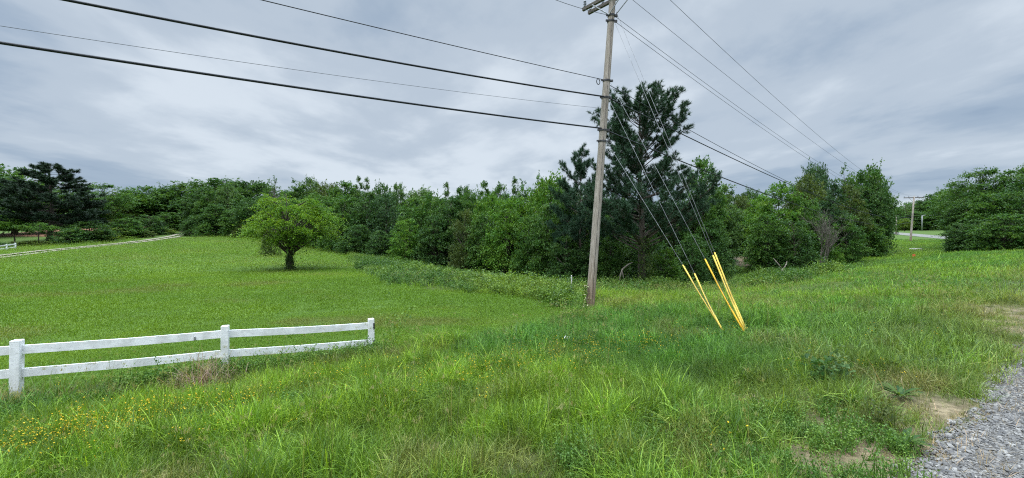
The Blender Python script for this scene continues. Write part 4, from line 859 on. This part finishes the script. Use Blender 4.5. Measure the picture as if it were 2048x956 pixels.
# ------------------------------------------------------------------ utility poles
PB = at(1180, 617); PD = PB[1]; pz = gz(*PB)
def pole_at(py):
    px = 1180+45*(617-py)/617.; return np.array([(px-1024)/F*PD, PD, EYE+(478-py)/F*PD])
LD = nrm(np.array([.75, .66, 0])); AD = nrm(np.array([-.66, .75, 0]))      # along the line to the next pole, and along the crossarms
pe = empty('utility_pole', (PB[0], PB[1], pz), 'tall weathered wooden utility pole leaning right, anchored by five guy wires', 'utility pole'); po = np.array(pe.location)
b = MB(); ys = np.array([640, 617, 560, 480, 400, 300, 200, 100, 0, -60, -110]); b.tube([pole_at(y_)-po for y_ in ys], np.interp(ys, [-110, 617], [.105, .158]), 18); b.build('shaft', M['pole_wood'], pe, True)
arm_c = pole_at(-6)
for s_ in (-1, 1):
    b = MB(); c_ = arm_c+LD*.17*s_; b.box(c_-po, (2.44, .095, .12), np.array([AD, LD, [0, 0, 1]]), .006); b.build('crossarm', M['arm_wood'], pe)
    for sd in (-1, 1):
        b = MB(); b.tube([c_+AD*sd*.75+LD*.052*s_-po+[0, 0, -.03], pole_at(32)+LD*.14*s_-po], .018, 6); b.build('brace', M['steel'], pe)
for t_ in (-1.12, -.55, .55, 1.12):
    b = MB(); c_ = arm_c+AD*t_-po+np.array([0, 0, .06])
    pr = [(.0, .02), (.02, .05), (.05, .055), (.06, .035), (.09, .035), (.10, .058), (.13, .058), (.14, .035), (.17, .035), (.18, .055), (.22, .05), (.26, .03), (.30, .028)]
    for sd in (-1, 1):
        b = MB(); b.tube([c_+LD*.17*sd+np.array([0, 0, z_]) for z_, r in pr], [r for z_, r in pr], 10); b.build('insulator', M['porcelain'], pe, True)
for y_, sz in ((32, .10), (43, .09), (162, .08), (196, .10), (261, .10), (283, .07)):
    b = MB(); c_ = pole_at(y_); r = .128+.03*(y_/600)
    b.tube([c_-po+np.array([0, 0, -.03]), c_-po+np.array([0, 0, .03])], r+.006, 18)
    b.box(c_-po+np.array([r+.04, -.02, 0]), (.10, .06, sz), None, .008); b.box(c_-po+np.array([-r-.03, -.03, .02]), (.07, .05, sz*.8), None, .008); b.build('clamp', M['dark_steel'], pe)

b = MB(); b.tube([pole_at(y_)-po+np.array([.02, -(.110+.05*(max(y_, 0)/617.)), 0]) for y_ in (612, 500, 400, 300, 200, 100, 20)], .006, 5); b.build('earth_wire', M['dark_steel'], pe)
P2 = at(1821, 483); p2z = gz(*P2); h2 = EYE+(478-393)/F*P2[1]-p2z
def pole2(f): return np.array([P2[0]+.75*f, P2[1], p2z+h2*f])
e2 = empty('utility_pole', (P2[0], P2[1], p2z), 'distant wooden utility pole with a wide crossarm by the far road', 'utility pole'); o2 = np.array(e2.location)
b = MB(); b.tube([pole2(f)-o2 for f in (-.04, 0, .3, .6, 1.0)], [.19, .18, .17, .15, .13], 10); b.build('shaft', M['pole_wood'], e2, True)
b = MB(); b.box(pole2(.975)-o2, (3.9, .14, .16), np.array([[.995, -.1, .02], [.1, .995, 0], [0, 0, 1]]), .01); b.build('crossarm', M['arm_wood'], e2)
for t_ in (-1.85, -1.0, .75, 1.85):
    b = MB(); c_ = pole2(.975)-o2+np.array([t_, -t_*.1, .08]); b.tube([c_, c_+[0, 0, .08], c_+[0, 0, .16], c_+[0, 0, .34]], [.05, .09, .07, .05], 8); b.build('insulator', M['porcelain'], e2, True)
b = MB(); b.tube([pole2(.975)-o2+np.array([-1.0, .05, -.08]), pole2(.87)-o2], .03, 5); b.tube([pole2(.975)-o2+np.array([1.0, -.12, -.08]), pole2(.87)-o2], .03, 5); b.build('brace', M['steel'], e2)
sp1 = np.array([(1792-1024)/F*104, 104.]); z1 = gz(*sp1); ht = EYE+(478-430)/F*104-z1
b = MB(); b.tube([[0, 0, -.3], [.02, 0, ht*.5], [.05, 0, ht]], [.15, .13, .11], 9); se = empty('service_pole', (*sp1, z1), 'short pale wooden pole at the left end of the far road', 'pole'); b.build('shaft', M['pole_wood'], se, True)
b = MB(); b.box((.05, 0, ht-.12), (.7, .1, .12), None, .01); b.build('crossarm', M['arm_wood'], se)
sp2 = np.array([(1844-1024)/F*138, 138.]); z2 = gz(*sp2); h3 = EYE+(478-431)/F*138-z2
se = empty('street_lamp', (*sp2, z2), 'thin lamp post with a long arm at the edge of the far field', 'street lamp'); b = MB(); b.tube([[0, 0, -.3], [0, 0, h3*.5], [.02, 0, h3]], [.17, .14, .11], 9); b.build('shaft', M['steel'], se, True)
b = MB(); b.tube([[0, 0, h3-.1], [1.2, 0, h3+.16], [3.4, 0, h3+.12]], [.07, .06, .05], 6); b.build('arm', M['steel'], se, True); b = MB(); b.box((3.75, 0, h3+.08), (.9, .3, .16), None, .04); b.build('lamp_head', M['steel'], se)

# ------------------------------------------------------------------ cables and wires
def onplane(px, py, p0, dirn):
    """where the ray through a photo pixel meets the upright plane of a line: (distance along, height)"""
    rx, rz_ = (px-1024)/F, (478-py)/F; det = rx*(-dirn[1])+dirn[0]*1.0
    d = (p0[0]*(-dirn[1])+dirn[0]*p0[1])/det; x = rx*d
    return (x-p0[0])*dirn[0]+(d-p0[1])*dirn[1], EYE+rz_*d
def span(name, p0, dirn, px, r, mat, label, s_end, endz=None, n=60, cat='cable', group=None):
    dirn = nrm(np.array(dirn[:2], float)); q = [onplane(a, b_, p0, dirn) for a, b_ in px]; s = np.array([t[0] for t in q]); z = np.array([t[1] for t in q])-p0[2]
    A = np.stack([s, s*s], 1); wt = np.ones(len(s))
    if endz is not None: A = np.concatenate([A, [[s_end, s_end**2]]]); z = np.append(z, endz-p0[2]); wt = np.append(wt, 30)
    cf = np.linalg.lstsq(A*wt[:, None], z*wt, rcond=None)[0]
    if 0: print('SPAN', name, label[:30], 's', np.round(s, 1), 'coef', np.round(cf, 4))
    t = np.linspace(0, s_end, n); P = np.stack([p0[0]+dirn[0]*t, p0[1]+dirn[1]*t, p0[2]+cf[0]*t+cf[1]*t*t], 1)
    b = MB(); b.tube(P-p0, r, 7); o = b.build(name, M[mat], None, True); o.location = p0; return tag(o, label, cat, group)
LFT = (-.83, -.557)
a = pole_at(196)+[-.1, -.16, 0]; span('overhead_cable', a, LFT, [(135, 0), (500, 71), (820, 130), (1000, 160)], .026, 'cable', 'upper thick black cable running left from the near pole', 30)
a = pole_at(259)+[-.1, -.17, 0]; span('overhead_cable', a, LFT, [(0, 85), (400, 146), (760, 200), (1024, 233)], .026, 'cable', 'lowest thick black cable running left from the near pole', 30)
cw = span('overhead_cable', pole_at(162)+[-.14, -.12, 0], LFT, [(525, 0), (760, 57), (1024, 118)], .011, 'cable', 'thin dark cable left of the near pole with a coiled loop at its end', 30)
b = MB(); q = (pole_at(163)-pole_at(162))+np.array([-.19, -.02, -.06]); b.tube([q+np.array([.085*math.sin(t)*.75, .03*math.sin(t), .10*math.cos(t)]) for t in np.linspace(0, 4*PI, 40)], .014, 6); b.build('coil', M['cable'], cw, True)
span('overhead_wire', pole_at(219)+[-.14, -.14, 0], LFT, [(0, 50), (500, 129), (1024, 195)], .0045, 'wire', 'hair thin wire running left between the two thick black cables', 30, cat='wire')
span('overhead_wire', pole_at(33)+[-.14, -.10, 0], LFT, [(1112, 0), (1160, 16)], .008, 'wire', 'topmost thin wire running up left from the near pole', 30, cat='wire')
vd = P2-PB; sE = float(np.linalg.norm(vd)); vd = vd/sE
zf = lambda f: p2z+h2*f
span('overhead_cable', pole_at(197)+[.12, -.05, 0], vd, [(1250, 219), (1380, 276), (1480, 325), (1580, 368)], .022, 'cable', 'upper thick black cable dipping right from the near pole to the far pole', sE, zf(.56))
span('overhead_cable', pole_at(262)+[.13, -.05, 0], vd, [(1290, 300), (1400, 345), (1510, 388), (1620, 420), (1740, 444)], .026, 'cable', 'lowest thick black cable sagging right across the trees to the far pole', sE, zf(.47))
span('overhead_cable', pole_at(172)+[.13, -.05, 0], vd, [(1257, 190), (1380, 256), (1480, 314), (1570, 362)], .012, 'cable', 'thin dark cable right of the near pole crossing the pine top', sE, zf(.62))
span('overhead_wire', pole_at(34)+[.13, -.04, 0], vd, [(1300, 85), (1420, 170), (1520, 243), (1640, 328)], .008, 'wire', 'upper one of the two close thin wires slanting right from the near pole', sE, zf(.80), cat='wire')
span('overhead_wire', pole_at(44)+[.13, -.04, 0], vd, [(1300, 97), (1420, 179), (1520, 251), (1630, 329)], .008, 'wire', 'lower one of the two close thin wires slanting right from the near pole', sE, zf(.78), cat='wire')
for (ta, px, t2, lb) in ((-.12, [(1290, 0), (1400, 92), (1560, 225), (1690, 335)], -1.0, 'left one of the two high thin wires crossing the sky at right'), (-1.12, [(1338, 0), (1450, 106), (1580, 218), (1715, 335)], .75, 'right one of the two high thin wires crossing the sky at right')):
    a = arm_c+AD*ta+np.array([0, 0, .34]); e_ = pole2(.975)+np.array([t2, -t2*.1, .42]); dd = (e_-a)[:2]; span('overhead_wire', a, dd, px, .008, 'wire', lb, float(np.linalg.norm(dd)), e_[2], cat='wire')
# guy wires with yellow guards
A1, A2 = at(1453, 665), at(1495, 667)
for (an, dx, att, gx, gy, mat, lb) in ((A1, .0, 281, 1366, 530, 'yellow', 'leftmost guy wire with a longer yellow guard reaching higher than its twin'), (A1, -.05, 199, 1381, 547, 'yellow', 'second guy wire from the left with the shortest yellow guard'),
                                       (A2, -.025, 166, 1412, 518, 'amber', 'middle guy wire with a deeper amber coloured guard'), (A2, .0, 46, 1430, 511, 'yellow', 'guy wire with a yellow guard just left of the rightmost one'), (A2, .065, 22, 1434, 505, 'yellow', 'rightmost guy wire with the tallest yellow guard')):
    g0 = np.array([an[0]+dx, an[1]+dx, gz(*an)-.08]); g1 = pole_at(att)+np.array([.10, -.10, 0]); v = g1-g0
    ts = np.linspace(0, .6, 600); pyy = np.array([478-(g0[2]+t*v[2]-EYE)/(g0[1]+t*v[1])*F for t in ts]); tg = ts[np.argmin(abs(pyy-gy))]
    e = empty('guy_wire', g0, lb, 'guy wire', 'guy wires of the near pole'); b = MB(); b.tube([v*0, v*.5, v], .0055, 6); b.build('wire', M['guy_steel'], e, True)
    b = MB(); sg = np.array([.0, 0, -.035*1]); ks = np.linspace(.012, tg, 7); b.tube([v*k_+np.array([0, 0, -.03*math.sin(PI*(k_-.012)/(tg-.012))]) for k_ in ks], [.019, .019, .0185, .0185, .018, .018, .0175], 10); b.build('guard', M[mat], e, True)
    b = MB(); b.tube([v*-.01, v*.014], .012, 6); b.build('anchor_rod', M['dark_steel'], e)

# ------------------------------------------------------------------ small things
def plantobj(name, px, py, parts, tint, label, cat, scale=1, extra=None, mat='leaf'):
    q = at(px, py) if not isinstance(px, np.ndarray) else px; V = []; Q_ = []; T = []; A = []; b_ = 0
    for (v, qd, t, l_) in parts:
        V.append(v); A.append(l_)
        if qd is not None: Q_.append(np.asarray(qd)+b_)
        if t is not None: T.append(np.asarray(t)+b_)
        b_ += len(v)
    o = link(name, polymesh(name, np.concatenate(V)*scale, np.concatenate(Q_) if Q_ else None, np.concatenate(T) if T else None, attrs={'lv': np.concatenate(A)}), M[mat]); o.color = (*tint, 1); o.location = (q[0], q[1], gz(*q)); return tag(o, label, cat)
def rosette(rng, n, ln, wd, rise=.5):
    az = rng.uniform(0, 2*PI, n); out = []; V = []; Q_ = []; 
    for a in az:
        l_ = ln*rng.uniform(.6, 1.2); rs = rise*rng.uniform(.5, 1.5); d = np.array([math.cos(a), math.sin(a)]); s = np.array([-d[1], d[0]]); b0 = len(V)
        for t, w_ in ((.05, .25), (.35, .9), (.7, 1), (1, .08)):
            p = d*l_*t; z = .03+l_*rs*(t-.55*t*t); V += [(*(p+s*wd*w_*.5), z), (*(p-s*wd*w_*.5), z)]
        Q_ += [(b0+2*j, b0+2*j+1, b0+2*j+3, b0+2*j+2) for j in range(3)]
    return [(np.array(V), np.array(Q_), None, np.repeat(rng.uniform(0, 1, n), 8))]
plantobj('sapling', FP[3]+np.array([.25, .5]), 0, weed(rng, 1.25, .25, 6, 26, .07), (.13, .22, .03), 'bright yellow green sapling behind the end post of the near white fence', 'plant')
plantobj('fern', 342, 765, rosette(rng, 26, .30, .045, 1.3)+weed(rng, .3, .16, 14, 12, .05), (.085, .19, .03), 'bright green ferny plant under the bottom rail of the near fence', 'plant')
climber('vine', PB[0]-.18, PB[1]-.16, .85, .03, .22, 150, .07, (.10, .15, .035), 'pale blossoming vine climbing the foot of the near utility pole', 'vine', 12, petals=26)
plantobj('thistle', 1650, 770, weed(rng, .34, .22, 14, 16, .06), (.06, .135, .035), 'dark thistle clump with small pale heads in the right hand grass', 'plant')
plantobj('tall_weed', 1686, 768, weed(rng, .48, .05, 3, 34, .06), (.08, .15, .05), 'single upright pale green weed just right of the thistle clump', 'plant')
for px, py, n, l_, w_, ti, lb in ((1672, 815, 16, .15, .030, (.05, .12, .022), 'plantain rosette on the worn strip below the thistle clump'), (1722, 818, 16, .16, .030, (.05, .115, .02), 'plantain rosette right of the one below the thistle clump'), (1800, 745, 30, .2, .03, (.045, .10, .02), 'wide dark leafy tuft beside the shoulder edge under the brown grass'),
                                  (1800, 800, 34, .2, .026, (.05, .11, .02), 'leafy clump close to the gravel edge'), (1855, 735, 26, .2, .03, (.045, .10, .022), 'leafy tuft in the browned grass at right'), (1810, 905, 34, .16, .030, (.05, .105, .022), 'leafy clump spilling onto the gravel in the near corner'), (1640, 885, 18, .13, .022, (.06, .13, .025), 'small leafy tuft in the straw of the worn strip'),
                                  (1362, 880, 26, .20, .026, (.05, .13, .022), 'bright leafy dock clump in the near grass'), (1265, 912, 26, .20, .026, (.05, .13, .022), 'bright leafy dock clump nearest the bottom edge')):
    plantobj('weed_rosette', px, py, rosette(rng, n, l_, w_, .8), ti, lb, 'weed')
plantobj('dry_stalk', 1775, 800, [blades(rng, 2, .55, .008, .01, .35, .2, 3, .1)], (.36, .29, .14), 'single bent straw coloured stalk by the leafy clump at right', 'stalk')
plantobj('weed_bunch', 1770, 870, [blades(rng, 140, .26, .006, .10, .3, .4, 3, .4)]+weed(rng, .24, .14, 20, 10, .035), (.085, .115, .03), 'tall brownish green weed bunch at the gravel edge', 'weed')
plantobj('dead_grass_clump', 405, 772, [blades(rng, 420, .42, .008, .15, .75, 1.1, 4, .4)], (.27, .205, .14), 'heap of dry straw coloured grass under the middle post of the near fence', 'grass clump', 1.2)
plantobj('dead_weeds', 640, 728, [blades(rng, 160, .24, .006, .26, .5, .7, 4, .5)], (.15, .115, .07), 'brown dead weeds in front of the right hand bay of the near fence', 'weeds')
plantobj('dead_weeds', 225, 795, [blades(rng, 200, .26, .005, .30, .5, .7, 4, .5)], (.19, .14, .085), 'brown dead weeds below the bottom rail of the near fence', 'weeds')
q = at(1134, 694); r_ = np.random.default_rng(4); gx, gy = np.meshgrid(np.linspace(-1, 1, 7), np.linspace(-1, 1, 6), indexing='ij'); hz = .045*(1-(gx**2+gy**2)*.4)+r_.normal(0, .012, gx.shape)
V = np.stack([gx.ravel()*.07, gy.ravel()*.05, hz.ravel()+.10], 1); o = link('litter', polymesh('litter', V, [(i*6+j, (i+1)*6+j, (i+1)*6+j+1, i*6+j+1) for i in range(6) for j in range(5)]), M['paper']); o.location = (q[0], q[1], gz(*q)+.05); so_ = o.modifiers.new('thickness', 'SOLIDIFY'); so_.thickness = .004; tag(o, 'crumpled white scrap of litter lying in the grass left of the guy wires', 'litter')
q = at(1170, 590)+np.array([-.02, 4]); b = MB(); b.tube([[0, 0, -.2], [0, 0, .9]], .035, 8); b.tube([[0, 0, .9], [0, 0, .93]], [.035, .01], 8); o = b.build('marker_stake', M['concrete']); o.location = (q[0], q[1], gz(*q)); tag(o, 'small pale stake standing in the weeds left of the near pole', 'stake')
q = at(1831, 499); b = MB(); b.box((0, 0, .06), (1.1, 1.0, .26), None, .03); b.tube([[0, 0, .19], [0, 0, .22]], [.26, .25], 16); o = b.build('concrete_slab', M['concrete']); o.location = (q[0], q[1], gz(*q)); tag(o, 'pale concrete slab lying in the grass before the far pole', 'slab')
q = at(1825, 522); b = MB(); b.tube([[0, 0, -.1], [0, 0, .75]], .008, 5); b.box((.16, 0, .62), (.32, .012, .26), None, .003); o = b.build('marker_flag', M['orange']); o.location = (q[0], q[1], gz(*q)); tag(o, 'small orange marker flag in the grass of the right hand meadow', 'flag')
